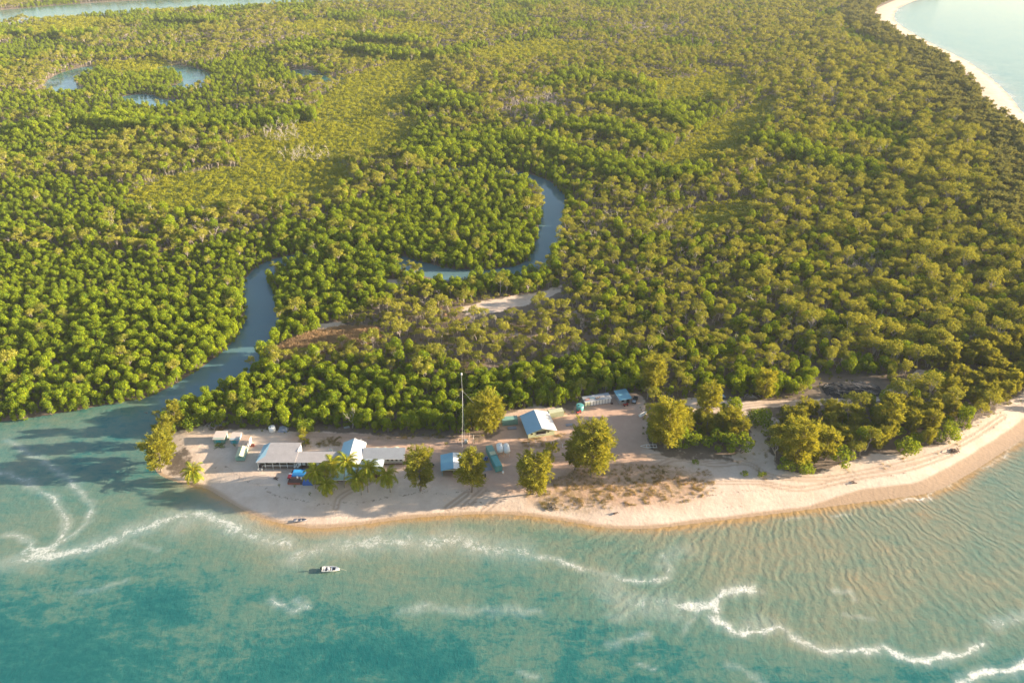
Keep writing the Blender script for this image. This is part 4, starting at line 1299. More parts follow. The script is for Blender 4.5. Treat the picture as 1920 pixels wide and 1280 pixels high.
MB().slab([(13.72, -0.6, 3.3), (L + 0.9, -0.6, 3.25), (L + 0.9, 5.1, 3.78), (13.72, 5.1, 3.84)], 0.12).build('roof', W_TIN, t, label='low roof of the narrow wing')
MB().box(13.32, 13.5, 4.9, 9.3, 0.8, 4.15).build('gable_wall', W_WHITE, t, label='bright white end wall')
MB().box(-0.1, 13.4, -0.4, 1.98, 0.62, 0.8).build('verandah_deck', W_DECK, t)
for x in np.linspace(0.0, 13.2, 6):
    MB().box(x - 0.07, x + 0.07, -0.36, -0.22, -0.2, 3.3).build('verandah_post', W_WHITE, t)
for z in (1.2, 1.75):
    MB().box(1.9, 13.2, -0.345, -0.235, z, z + 0.1).build('rail', W_WHITE, t)
for k in range(4):
    MB().box(0.35, 1.6, -0.5 - 0.32 * (k + 1), -0.5 - 0.32 * k, 0.55 - 0.17 * k - 0.08, 0.55 - 0.17 * k).build('step', W_POST, t)
for x in (0.22, 1.6):
    MB().tube([(x, -0.42, 1.7), (x, -1.75, 0.75)], 0.055, 5).build('stair_rail', W_WHITE, t)
for k, x in enumerate(np.linspace(2.2, 12.2, 6)):
    if k % 2:
        MB().box(x - 0.75, x + 0.75, 1.9, 1.996, 1.5, 2.9).build('window', W_DARK, t)
    else:
        MB().box(x - 0.5, x + 0.5, 1.9, 1.996, 0.82, 2.9).build('door', W_DARK, t)
for k, x in enumerate(np.linspace(14.6, L - 0.7, 8)):
    p = MB().box(x - 0.55, x + 0.5, 0.78, 0.896, 0.9, 3.0).build('shutter', W_WHITE, t)
MB().box(13.6, L, -0.3, 0.7, 0.45, 0.62).build('walkway', W_DECK, t)
# satellite dish beside the lodge
g = G(624, 858)
t = thing('satellite_dish', 'round white satellite dish on a pole behind the end of the lodge wing', 'dish', g, R(-30))
MB().tube([(0, 0, 0), (0, 0, 3.4)], 0.06, 6).build('pole', W_STEEL, t)
MB().lathe([(0.03, 0.18), (0.5, 0.1), (0.95, -0.08), (1.0, -0.1), (0.97, -0.12), (0.5, 0.05), (0.02, 0.12)], 18, (0, -0.2, 3.6), 'y').build('reflector', W_WHITE, t, True)
MB().tube([(0, -0.3, 2.9), (0, -0.95, 3.55)], 0.03, 5).build('feed_arm', W_STEEL, t)

# --- gabled house
A, rot, L = frame((637, 882), (676, 882))
t = thing('gabled_house', 'gabled lodge house with one white roof slope and one coloured blue for shade behind the palms', 'building', A, rot)
DP = 12.2
MB().box(0, L, 0, DP, 0.4, 3.1).build('wall', W_CREAM, t)
MB().gable(0.02, L - 0.02, 0.02, DP - 0.02, 3.1, 4.72).build('gable_wall', W_CREAM, t)
xm = L / 2
MB().slab([(-0.6, -0.7, 2.98), (xm, -0.7, 4.9), (xm, DP + 0.5, 4.9), (-0.6, DP + 0.5, 2.98)], 0.12).build('roof_slope', W_BLUE_SHADE, t, label='tin slope with its shade coloured in blue')  # same tin as the white slope, shade painted in as blue
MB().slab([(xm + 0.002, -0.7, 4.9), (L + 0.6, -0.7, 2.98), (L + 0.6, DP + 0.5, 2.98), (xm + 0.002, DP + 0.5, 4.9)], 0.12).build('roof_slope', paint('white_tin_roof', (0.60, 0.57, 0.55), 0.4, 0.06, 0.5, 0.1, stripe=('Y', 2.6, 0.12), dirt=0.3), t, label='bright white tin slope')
MB().box(xm - 0.18, xm + 0.18, -0.7, DP + 0.5, 4.86, 4.96).build('ridge_cap', W_WHITE, t)
MB().slab([(-2.4, 2.2, 2.7), (-0.65, 2.2, 2.95), (-0.65, 5.6, 2.95), (-2.4, 5.6, 2.7)], 0.1).build('side_awning', W_BLUE_SHADE, t)
MB().slab([(L + 0.65, 3.2, 2.95), (L + 2.3, 3.2, 2.7), (L + 2.3, 7.0, 2.7), (L + 0.65, 7.0, 2.95)], 0.1).build('side_awning', W_BLUE_SHADE, t)
for x in (-2.3, L + 2.2):
    MB().box(x - 0.06, x + 0.06, 3.4, 3.52, -0.2, 2.6).build('awning_post', W_WHITE, t)
MB().box(1.4, 3.0, -0.06, -0.004, 1.3, 2.6).build('window', W_DARK, t)
MB().box(4.4, 5.4, -0.06, -0.004, 0.42, 2.6).build('door', W_DARK, t)
MB().tube([(L - 1.2, DP - 0.6, 3.4), (L - 1.2, DP - 0.6, 5.6)], 0.09, 6).build('flue', W_STEEL, t)

# --- right long house
A, rot, L = frame((682, 870), (757, 870))
t = thing('bunkhouse', 'long grey-roofed bunkhouse with a row of dark windows between white panels', 'building', A, rot)
MB().box(0, L, 0.3, 4.6, 0.75, 2.9).build('wall', W_WHITE, t)
MB().slab([(-0.5, -0.6, 2.95), (L + 0.4, -0.6, 2.95), (L + 0.4, 5.0, 3.75), (-0.5, 5.0, 3.75)], 0.12).build('roof', W_TIN2, t)
MB().box(-0.52, L + 0.42, -0.68, -0.6, 2.78, 2.93).build('fascia', W_WHITE, t)
n = 9
for k in range(n):
    x = 0.9 + (L - 1.8) * k / (n - 1)
    f = MB().box(x - 0.48, x + 0.48, 0.2, 0.296, 1.35, 2.6).build('window', W_WHITE, t)
    MB().box(x - 0.4, x + 0.4, 0.14, 0.196, 1.43, 2.52).build('pane', W_DARK, f)
MB().box(-0.2, L + 0.2, -0.5, 0.28, 0.5, 0.7).build('walkway', W_DECK, t)
MB().box(0, L, -0.47, -0.4, 0.95, 1.05).build('rail', W_WHITE, t)
for x in np.linspace(0.1, L - 0.1, 6):
    MB().box(x - 0.06, x + 0.06, -0.46, -0.41, -0.3, 0.95).build('stump', W_POST, t)

# --- hipped pavilion and low skillion in front
A, rot, L = frame((672, 896), (714, 896))
t = thing('hipped_pavilion', 'open pavilion with a white hipped roof half hidden by the palms', 'pavilion', A, rot)
DP = 7.4
apex0, apex1 = (L * 0.42, DP * 0.5, 4.2), (L * 0.58, DP * 0.5, 4.2)
c = [(-0.5, -0.5, 2.6), (L + 0.5, -0.5, 2.6), (L + 0.5, DP + 0.5, 2.6), (-0.5, DP + 0.5, 2.6)]
W_WHT2 = paint('pale_blue_white_roof', (0.36, 0.43, 0.49), 0.4, 0.06, 0.6, dirt=0.15)
MB().slab([c[0], c[1], apex1, apex0], 0.08).build('roof_slope', W_WHT2, t)
MB().slab([c[2], c[3], apex0, apex1], 0.08).build('roof_slope', W_WHT2, t)
MB().slab([c[1], c[2], apex1], 0.08).build('roof_slope', W_WHT2, t)
MB().slab([c[3], c[0], apex0], 0.08).build('roof_slope', W_WHT2, t)
for x, y in ((0, 0), (L, 0), (L, DP), (0, DP)):
    MB().box(x - 0.08, x + 0.08, y - 0.08, y + 0.08, -0.2, 2.6).build('post', W_WHITE, t)
MB().box(0.1, L - 0.1, 0.1, DP - 0.1, 0.05, 0.25).build('floor', W_DECK, t)
MB().box(1.2, L - 1.2, DP - 0.5, DP - 0.35, 0.25, 2.3).build('back_wall', W_DECK, t)
A, rot, L = frame((628, 908), (663, 908))
t = thing('skillion_shelter', 'low blue-white skillion shelter in front of the gabled house', 'shelter', A, rot)
MB().slab([(-0.4, -0.4, 2.45), (L + 0.4, -0.4, 2.45), (L + 0.4, 6.0, 3.1), (-0.4, 6.0, 3.1)], 0.12).build('roof', W_BLUE_SHADE, t)
MB().box(-0.42, L + 0.42, -0.48, -0.4, 2.24, 2.46).build('gutter', W_WHITE, t)
for x in (0, L / 2, L):
    for y in (0, 5.6):
        MB().box(x - 0.07, x + 0.07, y - 0.07, y + 0.07, -0.2, 2.32 + y * 0.1).build('post', W_WHITE, t)
MB().box(0.2, L - 0.2, 1.6, 2.4, 0.0, 1.05).build('bar_counter', W_DECK, t)
MB().box(0.0, L, 5.2, 5.35, 0, 2.6).build('back_wall', W_BLUE, t)

# --- pool deck and what stands on it
A, rot, L = frame((540, 908), (590, 908))
t = thing('pool_deck', 'raised red-brown timber deck in front of the lodge wing', 'deck', A, rot)
MB().box(0, L + 3, 0, 8.6, 0.75, 0.9).build('deck_boards', W_DECK, t)
MB().box(-0.06, 4.4, -0.07, -0.004, -0.2, 0.88).build('skirt', W_RED, t)
MB().box(-0.07, -0.004, 0, 8.6, -0.2, 0.88).build('skirt', W_RED, t)
MB().box(4.4, L + 3, -0.07, -0.004, -0.2, 0.88).build('skirt', W_DECK, t)
def on_deck(px_, py_):
    q = P(px_, py_, A.z + 0.9)
    return Vector((q[0], q[1], A.z + 0.9))
g = on_deck(561, 887)
t = thing('plunge_pool', 'bright blue plunge pool set on the timber deck', 'pool', g, rot)
MB().box(-2.3, 2.3, -1.9, 1.7, 0.0, 0.42).build('pool_wall', W_POOL, t)
MB().box(-2.1, 2.1, -1.7, 1.5, 0.425, 0.45).build('pool_water', paint('pool_water', (0.05, 0.33, 0.66), 0.05, 0.05, 1.0, dirt=0.0), t)
for k, (a, b_, lab) in enumerate([(554.5, 874.5, 'white sun lounger on the deck, left of a pair'), (560, 874.5, 'white sun lounger on the deck, right of a pair')]):
    t = thing('sun_lounger', lab, 'lounger', on_deck(a, b_), rot - 0.25)
    MB().slab([(-0.36, -1.0, 0.32), (0.36, -1.0, 0.32), (0.36, 0.3, 0.32), (-0.36, 0.3, 0.32)], 0.06).build('seat', W_WHITE, t)
    MB().slab([(-0.36, 0.31, 0.32), (0.36, 0.31, 0.32), (0.36, 1.0, 0.8), (-0.36, 1.0, 0.8)], 0.06).build('backrest', W_WHITE, t)
    for x in (-0.3, 0.3):
        for y in (-0.85, 0.25):
            MB().box(x - 0.04, x + 0.04, y - 0.04, y + 0.04, 0, 0.27).build('leg', W_WHITE, t)
t = thing('folded_umbrella', 'folded white umbrella standing at the back of the deck', 'umbrella', on_deck(564.5, 875), 0)
MB().tube([(0, 0, 0), (0, 0, 2.5)], 0.04, 6).build('pole', W_POST, t)
MB().lathe([(0.05, 0.7), (0.24, 0.9), (0.2, 1.7), (0.06, 2.45)], 10).build('canopy', W_WHITE, t)
MB().lathe([(0.3, 0.0), (0.3, 0.1), (0.06, 0.14)], 12).build('base', W_DARK, t)
t = thing('daybed', 'low red daybed at the left corner of the deck', 'daybed', on_deck(543.5, 893), rot)
MB().box(-0.6, 0.6, -1.2, 1.1, 0.0, 0.3).build('frame', W_DECK, t)
MB().box(-0.55, 0.55, -1.15, 1.05, 0.31, 0.5).build('mattress', W_PINK, t)
MB().box(-0.5, 0.5, 0.55, 1.0, 0.51, 0.72).build('pillow', W_WHITE, t)
for a, b_, lab in ((558, 897, 'white plastic chair at the front of the deck, left of two'), (565.5, 898.5, 'white plastic chair at the front of the deck, right of two')):
    t = thing('patio_chair', lab, 'chair', on_deck(a, b_), rot + 0.4)
    MB().box(-0.26, 0.26, -0.26, 0.26, 0.4, 0.46).build('seat', W_WHITE, t)
    MB().box(-0.26, 0.26, 0.2, 0.27, 0.47, 0.95).build('backrest', W_WHITE, t)
    for x in (-0.22, 0.22):
        for y in (-0.22, 0.22):
            MB().box(x - 0.03, x + 0.03, y - 0.03, y + 0.03, 0, 0.395).build('leg', W_WHITE, t)
g = on_deck(577, 903)
t = thing('tarpaulin', 'dark blue tarpaulin hung over the front edge of the deck', 'tarp', g, rot)
MB().slab([(-1.7, -0.75, 0.06), (1.9, -0.75, 0.06), (1.9, 1.2, 0.1), (-1.7, 1.2, 0.1)], 0.05).build('sheet', W_BLUE, t)
MB().slab([(-1.7, -0.95, -0.85), (1.9, -0.95, -0.85), (1.9, -0.76, 0.05), (-1.7, -0.76, 0.05)], 0.04).build('flap', W_BLUE, t)

# --- open shed with a blue and white gable
A, rot, L = frame((829, 892), (873, 889))
t = thing('open_shed', 'open-fronted shed with a blue and white gable roof beside the she-oaks', 'shed', A, rot)
bl = local(A, rot, (818, 853), 2.9)
DP = bl[1]; skew = bl[0]
MB().box(0, 0.12, 0, DP, -0.2, 2.75).build('side_wall', W_SKY, t)
MB().box(L - 0.12, L, 0, DP, -0.2, 2.75).build('side_wall', W_SKY, t)
MB().box(0.13, L - 0.13, DP - 0.14, DP - 0.02, -0.2, 2.75).build('back_wall', W_SKY, t)
xm = L * 0.5
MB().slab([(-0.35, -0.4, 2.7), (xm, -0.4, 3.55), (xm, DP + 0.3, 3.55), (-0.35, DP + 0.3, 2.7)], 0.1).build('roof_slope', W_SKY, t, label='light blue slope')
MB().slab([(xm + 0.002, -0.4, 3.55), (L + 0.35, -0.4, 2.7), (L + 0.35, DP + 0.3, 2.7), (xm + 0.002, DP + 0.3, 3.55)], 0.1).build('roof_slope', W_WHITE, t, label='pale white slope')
MB().box(0.05, L - 0.05, 0.02, 0.14, 2.35, 2.7).build('lintel', W_CREAM, t)
MB().box(xm - 0.08, xm + 0.08, 0.0, 0.14, -0.2, 2.34).build('post', W_POST, t)
MB().box(0.3, 3.0, DP - 2.2, DP - 0.5, 0, 1.1).build('workbench', W_DECK, t)

# --- shipping containers
def container(name, label, a, rot, Lc, W, Hc, body, doors_at, base=0.15, group=None):
    t = thing(name, label, 'container', a, rot, group)
    m = MB().box(0, Lc, 0, W, base, base + Hc)
    for k in range(int(Lc / 0.28)):                       # corrugated sides
        x = 0.18 + k * 0.28
        m.box(x, x + 0.12, -0.03, 0.0 - 0.002, base + 0.15, base + Hc - 0.12)
        m.box(x, x + 0.12, W + 0.002, W + 0.03, base + 0.15, base + Hc - 0.12)
    m.build('body', body, t)
    MB().box(0.05, Lc - 0.05, 0.05, W - 0.05, base + Hc + 0.003, base + Hc + 0.035).build('roof_sheet', body, t)
    for x in (0.0, Lc):
        for y in (-0.035, W - 0.085):
            MB().box(x - 0.06, x + 0.06, y, y + 0.12, base - 0.15, base + Hc + 0.04).build('corner_post', body, t)
    x = Lc + 0.004 if doors_at else -0.05
    for y in (0.06, W / 2 + 0.02):
        d = MB().box(x, x + 0.045, y, y + W / 2 - 0.1, base + 0.12, base + Hc - 0.12).build('door', body, t)
        MB().tube([(x + (0.07 if doors_at else -0.02), y + 0.3, base + 0.2), (x + (0.07 if doors_at else -0.02), y + 0.3, base + Hc - 0.2)], 0.025, 5).build('lock_bar', W_STEEL, d)
    return t
ga, gfar = G(929.6, 885.5), G(914, 853)
dirv = (gfar - ga); rotc = math.atan2(dirv.y, dirv.x)
nx_, ny_ = math.cos(rotc), math.sin(rotc)
off = Vector((ny_, -nx_, 0)) * 2.44          # body extends to local +y = left; start from the right edge
container('shipping_container', 'near teal shipping container of the end-to-end pair beside the white tanks', ga + off, rotc, 6.06, 2.44, 2.59, W_TEAL, False)
container('shipping_container', 'far teal shipping container of the end-to-end pair, with a cream patch on its roof', ga + off + Vector((nx_, ny_, 0)) * 6.3, rotc, 6.06, 2.44, 2.7, W_GREEN, True)
tt = bpy.context.scene.objects.get('shipping_container.001')
MB().box(0.4, 2.2, 0.2, 2.24, 2.89, 2.93).build('roof_patch', W_OLIVE, tt)
g = G(906, 872)
t = thing('concrete_slab', 'grey concrete slab beside the teal containers', 'slab', g, rotc)
MB().box(-3.5, 4.6, -2.4, 1.6, -0.2, 0.12).build('slab_top', W_SLATE, t)
a, r_, l_ = frame((942.3, 798.5), (963.6, 796.5))
container('shipping_container', 'teal container in the shade left of the gabled station house', a, r_, 6.06, 2.44, 2.59, W_GREEN, False)
a, r_, l_ = frame((1030, 785), (1053.5, 781))
container('shipping_container', 'pale olive container to the right of the gabled station house', a, r_, 6.06, 2.44, 2.59, W_OLIVE, True)

# --- gabled station house
A, rot, L = frame((990.5, 821.5), (1040, 814.5))
t = thing('station_house', 'pale green gabled house with a big white tin roof, left slope coloured blue for shade, and dark front opening', 'building', A, rot)
DP = local(A, rot, (967.2, 779.6), 2.75)[1] - 0.2
MB().box(0, L, 0, DP, -0.2, 2.6).build('wall', W_YEL, t)
MB().gable(0.02, L - 0.02, 0.02, DP - 0.02, 2.6, 4.35).build('gable_wall', W_YEL, t)
xm = L / 2
MB().slab([(-0.7, -0.9, 2.52), (xm, -0.9, 4.55), (xm, DP + 0.4, 4.55), (-0.7, DP + 0.4, 2.52)], 0.12).build('roof_slope', W_BLUE_SHADE, t, label='tin slope coloured blue for its shade')  # shaded half of the white roof, darkened to blue by colour
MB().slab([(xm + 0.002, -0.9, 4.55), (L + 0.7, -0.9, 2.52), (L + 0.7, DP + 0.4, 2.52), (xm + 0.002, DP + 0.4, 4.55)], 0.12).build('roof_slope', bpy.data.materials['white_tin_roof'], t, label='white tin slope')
MB().box(xm - 0.16, xm + 0.16, -0.9, DP + 0.4, 4.5, 4.6).build('ridge_cap', W_WHITE, t)
MB().box(L * 0.30, L * 0.66, -0.06, -0.004, 0.75, 2.55).build('opening', W_DARK, t)
MB().box(L * 0.29, L * 0.67, -0.16, -0.07, 1.05, 1.2).build('rail', W_WHITE, t)
MB().box(L * 0.10, L * 0.17, -0.05, -0.004, 1.5, 2.2).build('window', W_DARK, t)
MB().box(L * 0.73, L * 0.78, -0.05, -0.004, 1.6, 2.2).build('window', W_DARK, t)
# garden fence in front of it
def fence(name, label, pxs, h, mat, cat='fence', wires=2):
    g0 = G(*pxs[0])
    t = thing(name, label, cat, g0, 0)
    gs = [G(*p) - g0 for p in pxs]
    for g_ in gs:
        MB().tube([(g_.x, g_.y, g_.z - 0.2), (g_.x, g_.y, g_.z + h)], 0.085, 6).build('post', mat, t)
    for w in range(wires):
        m = MB()
        for a_, b2 in zip(gs, gs[1:]):
            z = h * (0.5 + 0.42 * w)
            m.tube([(a_.x, a_.y, a_.z + z), (b2.x, b2.y, b2.z + z)], 0.02, 4)
        m.build('wire', W_STEEL, t)
    return t
fence('garden_fence', 'white-posted wire fence round the garden before the station house', [(990, 834), (1004, 829), (1023, 826), (1033, 833), (1048, 826), (1055, 838), (1034, 846), (995, 847), (990, 834)], 1.5, W_WHITE)

# --- mast
g = G(871, 829)
hm_ = rise(g, 870, 703)
t = thing('radio_mast', 'tall thin white guyed mast rising above the forest behind the camp', 'mast', g)
MB().tube([(0, 0, -0.2), (0, 0, hm_ * 0.5), (-0.15, 0, hm_)], [0.075, 0.065, 0.055], 8).build('pole', W_STEEL, t)
MB().lathe([(0.34, 0), (0.34, 0.7), (0.2, 0.9)], 8, (-0.15, 0, hm_)).build('antenna_head', W_STEEL, t)
for a_ in (30, 150, 270):
    gx, gy = 15 * math.cos(R(a_)), 15 * math.sin(R(a_))
    MB().tube([(gx, gy, 0.1), (0, 0, hm_ * 0.78)], 0.02, 4).build('guy_wire', W_STEEL, t)
g2 = G(874, 830.5)
t = thing('equipment_cabinet', 'white equipment cabinet at the foot of the mast', 'cabinet', g2)
MB().box(-0.55, 0.55, -0.45, 0.45, 0.1, 1.5).build('body', W_WHITE, t)
MB().box(-0.6, 0.6, -0.5, 0.5, 1.503, 1.6).build('lid', W_STEEL, t)
MB().box(-0.45, 0.45, -0.5, -0.454, 0.25, 1.4).build('door', W_WHITE, t)
fence('compound_fence', 'small wire compound fence round the foot of the mast', [(858, 832), (865, 832.5), (876, 832.5), (888, 831), (888, 822), (880, 819), (866, 819), (858, 832)], 1.7, W_POST)

# --- tanks
def tank(label, px_, py_, r, h, mat, dome=0.25, group=None, name='water_tank'):
    t = thing(name, label, 'tank', G(px_, py_), 0, group)
    MB().lathe([(r, -0.1), (r, h)], 20).build('shell', mat, t, True)
    MB().lathe([(r * 1.02, h + 0.004), (r * 0.98, h + 0.06), (r * 0.55, h + dome * 0.8), (0.05, h + dome)], 20).build('roof', mat, t)
    MB().lathe([(r * 0.22, h + dome * 0.5), (r * 0.22, h + dome + 0.14), (r * 0.16, h + dome + 0.18)], 12, (-r * 0.35, -r * 0.2, 0)).build('hatch', W_DARK, t)
    return t
tank('cream-green round water tank behind the bunkhouse, leftmost of three', 707, 849, 1.15, 1.9, W_CREAM)
tank('cream-green round water tank behind the bunkhouse, middle of three', 722, 849, 1.15, 1.9, W_CREAM)
tank('cream-green round water tank behind the bunkhouse, rightmost of three', 743.5, 849, 1.2, 2.1, W_CREAM)
tank('tall pale yellow tank behind the white end wall of the lodge', 548, 851, 0.85, 3.4, W_OLIVE)
tank('white poly tank standing by the forest edge behind the camp', 511, 808, 1.25, 2.0, W_WHITE)
tank('teal round tank at the left end of the white panelled cabin', 1087, 768, 1.5, 2.3, W_TEAL, 0.12)
for k, (a_, b2, lab) in enumerate([(938.5, 857, 'white horizontal tank on a steel trestle, left of the pair by the teal containers'), (951, 858, 'white horizontal tank on a steel trestle, right of the pair by the teal containers')]):
    t = thing('storage_tank', lab, 'tank', G(a_, b2), R(8))
    MB().lathe([(0.12, -2.2), (0.8, -2.05), (1.2, -1.6), (1.2, 1.6), (0.8, 2.05), (0.12, 2.2)], 18, (0, 1.8, 3.1), 'y').build('shell', W_WHITE, t, True)
    for x in (-0.8, 0.8):
        for y in (0.5, 3.1):
            MB().tube([(x * 1.25, y, -0.2), (x, y, 2.2)], 0.07, 5).build('leg', W_POST, t)
    for y in (0.5, 3.1):
        MB().tube([(-0.95, y - 0.01, 0.3), (0.85, y - 0.01, 1.9)], 0.05, 5).build('brace', W_POST, t)
        MB().tube([(0.95, y + 0.11, 0.3), (-0.85, y + 0.11, 1.9)], 0.05, 5).build('brace', W_POST, t)
    MB().lathe([(0.2, 4.28), (0.2, 4.42)], 10, (0, 1.8, 0)).build('filler_cap', W_STEEL, t)
g = G(531, 806)
t = thing('covered_heap', 'low heap under a grey-blue tarpaulin beside the white poly tank', 'heap', g)
rs = np.random.default_rng(5)
m = MB()
prof = [(-1.9, 0), (-1.5, 0.9), (-0.4, 1.25), (0.7, 1.05), (1.6, 0.8), (2.0, 0)]
for (x0, z0), (x1, z1) in zip(prof, prof[1:]):
    m.slab([(x0, -1.1, z0 * 0.8), (x1, -1.1, z1 * 0.8), (x1, 1.1, z1), (x0, 1.1, z0)], 0.05)
    m.slab([(x0, -1.5, 0), (x1, -1.5, 0), (x1, -1.1, z1 * 0.8), (x0, -1.1, z0 * 0.8)], 0.05)
m.build('cover', W_GREY, t)

# --- huts at the left of the camp
def hut(label, a, b, depth, h, front, roofm, wallm):
    A, rot, L = frame(a, b)
    t = thing('sleeping_hut', label, 'hut', A, rot)
    MB().box(0, L, 0, depth, -0.2, h).build('wall', wallm, t)
    MB().slab([(-0.25, -0.35, h - 0.08), (L + 0.25, -0.35, h - 0.08), (L + 0.25, depth + 0.3, h + 0.35), (-0.25, depth + 0.3, h + 0.35)], 0.1).build('roof', roofm, t)
    MB().box(L * 0.22, L * 0.68, -0.06, -0.004, 0.1, h - 0.35).build('curtain', front, t)
    MB().box(-0.1, L + 0.1, -0.5, -0.07, -0.2, 0.08).build('step', W_POST, t)
    return t
hut('small sand-roofed hut with a turquoise front, left of two at the camp edge', (401.5, 831), (421.5, 831), 4.2, 2.2, W_CYAN, W_SAND, W_GREEN)
hut('small sand-roofed hut with a turquoise front, right of two at the camp edge', (433, 831.5), (449, 831.5), 3.6, 2.2, W_CYAN, W_SAND, W_SKY)
A, rot, L = frame((448.5, 845), (464, 845))
t = thing('store_shed', 'flat tan-roofed store with a bright white side wall left of the lodge', 'shed', A, rot)
MB().box(0, L, 0, 5.6, -0.2, 2.4).build('wall', W_WHITE, t)
MB().slab([(-0.3, -0.3, 2.42), (L + 0.05, -0.3, 2.42), (L + 0.05, 5.8, 2.75), (-0.3, 5.8, 2.75)], 0.1).build('roof', W_TAN, t)
MB().box(0.4, 1.5, -0.06, -0.004, 0, 2.0).build('door', W_DECK, t)
A, rot, L = frame((443, 865), (459.5, 864))
t = thing('caravan', 'grey-green gable-ended caravan standing on the sand left of the lodge', 'caravan', A, rot)
MB().box(0, L, 0, 5.8, 0.35, 2.0).build('body', W_GREEN, t)
MB().gable(0.0, L, 0.0, 5.8, 2.003, 2.75).build('gable_end', W_GREEN, t)
MB().slab([(-0.12, -0.12, 2.0), (L / 2, -0.12, 2.86), (L / 2, 5.92, 2.86), (-0.12, 5.92, 2.0)], 0.05).build('roof_slope', W_OLIVE, t)
MB().slab([(L / 2 + 0.002, -0.12, 2.86), (L + 0.12, -0.12, 2.0), (L + 0.12, 5.92, 2.0), (L / 2 + 0.002, 5.92, 2.86)], 0.05).build('roof_slope', W_OLIVE, t)
for x in (L * 0.38, L * 0.54):
    MB().box(x, x + 0.3, -0.06, -0.004, 1.75, 2.0).build('vent', W_DARK, t)
for x in (0.1, L - 0.35):
    for y in (0.5, 4.6):
        MB().lathe([(0.32, 0), (0.34, 0.04), (0.34, 0.2), (0.32, 0.24)], 12, (x, y, 0.3), 'x').build('wheel', W_BLACK, t)

# --- white panelled cabin and blue skillion shed at the back of the yard
A, rot, L = frame((1096, 763), (1145.5, 755))
t = thing('panelled_cabin', 'long cabin with a row of white panels and a cluttered roof at the yard edge', 'cabin', A, rot)
MB().box(0, L, 0, 3.6, 0.1, 2.45).build('wall', W_SLATE, t)
MB().slab([(-0.1, -0.1, 2.5), (L + 0.1, -0.1, 2.5), (L + 0.1, 3.7, 2.75), (-0.1, 3.7, 2.75)], 0.08).build('roof', W_TIN2, t)
for k in range(9):
    x = 0.1 + L * k / 9
    MB().box(x, x + L / 9 - 0.28, -0.07, -0.004, 0.25, 2.3).build('panel', W_OLIVE if k < 2 else W_WHITE, t, label='cream panel' if k < 2 else None)
MB().box(-0.1, L + 0.1, -0.2, -0.1, 2.38, 2.52).build('gutter', W_WHITE, t)
for k in range(5):
    g = A + Vector((math.cos(rot), math.sin(rot), 0)) * (1.5 + k * (L - 2.5) / 4) + Vector((-math.sin(rot), math.cos(rot), 0)) * (1.3 + 0.5 * (k % 2)) + Vector((0, 0, 2.62))
    t = thing('roof_sheet', ['rusty tin sheet', 'blue-grey tin sheet', 'dark tin sheet', 'pale tin sheet', 'narrow grey tin sheet'][k] + ' lying on the panelled cabin roof, ' + ['nearest the teal tank', 'second from the teal tank', 'at the middle', 'right of the middle', 'nearest the blue shed'][k], 'sheet', g, rot + (0.2, -0.15, 0.3, 0.05, -0.3)[k])
    MB().box(-1.0, 1.1, -0.45, 0.45, 0.06, 0.12).build('sheet', (W_RED, W_SKY, W_DECK, W_TIN, W_TIN2)[k], t)
    MB().box(-0.8, 0.8, -0.06, 0.06, 0.121, 0.2).build('batten', W_POST, t)
A, rot, L = frame((1162, 758), (1181.5, 754.5))
t = thing('blue_roofed_shed', 'small shed with a single light blue roof slope at the back of the yard', 'shed', A, rot)
DP = 5.4
MB().box(0, L, 0, DP, -0.2, 2.3).build('wall', W_STEEL, t)
MB().slab([(-0.4, -0.5, 2.35), (L + 0.5, -0.5, 2.35), (L + 0.5, DP + 0.4, 3.1), (-0.4, DP + 0.4, 3.1)], 0.1).build('roof', W_SKY, t)
MB().box(L * 0.62, L * 0.93, -0.06, -0.004, 0, 2.0).build('door', W_DARK, t)
MB().box(L * 0.15, L * 0.4, -0.05, -0.004, 1.1, 1.8).build('window', W_DARK, t)

# --- vehicles
def quad(label, px_, py_, rz, bodym):
    t = thing('quad_bike', label, 'quad bike', G(px_, py_), rz)
    MB().box(-0.75, 0.75, -0.22, 0.22, 0.42, 0.72).add([(-1.0, -0.5, 0.72), (-0.3, -0.5, 0.72), (-0.3, 0.5, 0.72), (-1.0, 0.5, 0.72), (-1.0, -0.45, 0.82), (-0.35, -0.3, 0.86), (-0.35, 0.3, 0.86), (-1.0, 0.45, 0.82)],
        [(0, 3, 2, 1), (4, 5, 6, 7), (0, 1, 5, 4), (1, 2, 6, 5), (2, 3, 7, 6), (3, 0, 4, 7)]).box(0.4, 1.0, -0.5, 0.5, 0.73, 0.84).build('body', bodym, t)
    MB().box(-0.55, 0.15, -0.16, 0.16, 0.865, 0.98).build('seat', W_BLACK, t)
    MB().tube([(0.45, 0, 0.8), (0.3, 0, 1.15)], 0.04, 5).tube([(0.28, -0.42, 1.12), (0.3, 0, 1.15), (0.28, 0.42, 1.12)], 0.025, 5).build('handlebar', W_STEEL, t)
    for x in (-0.65, 0.65):
        for y in (-0.58, 0.36):
            MB().lathe([(0.2, 0), (0.3, 0.03), (0.3, 0.19), (0.2, 0.22)], 12, (x, y, 0.28), 'y').build('wheel', W_BLACK, t)
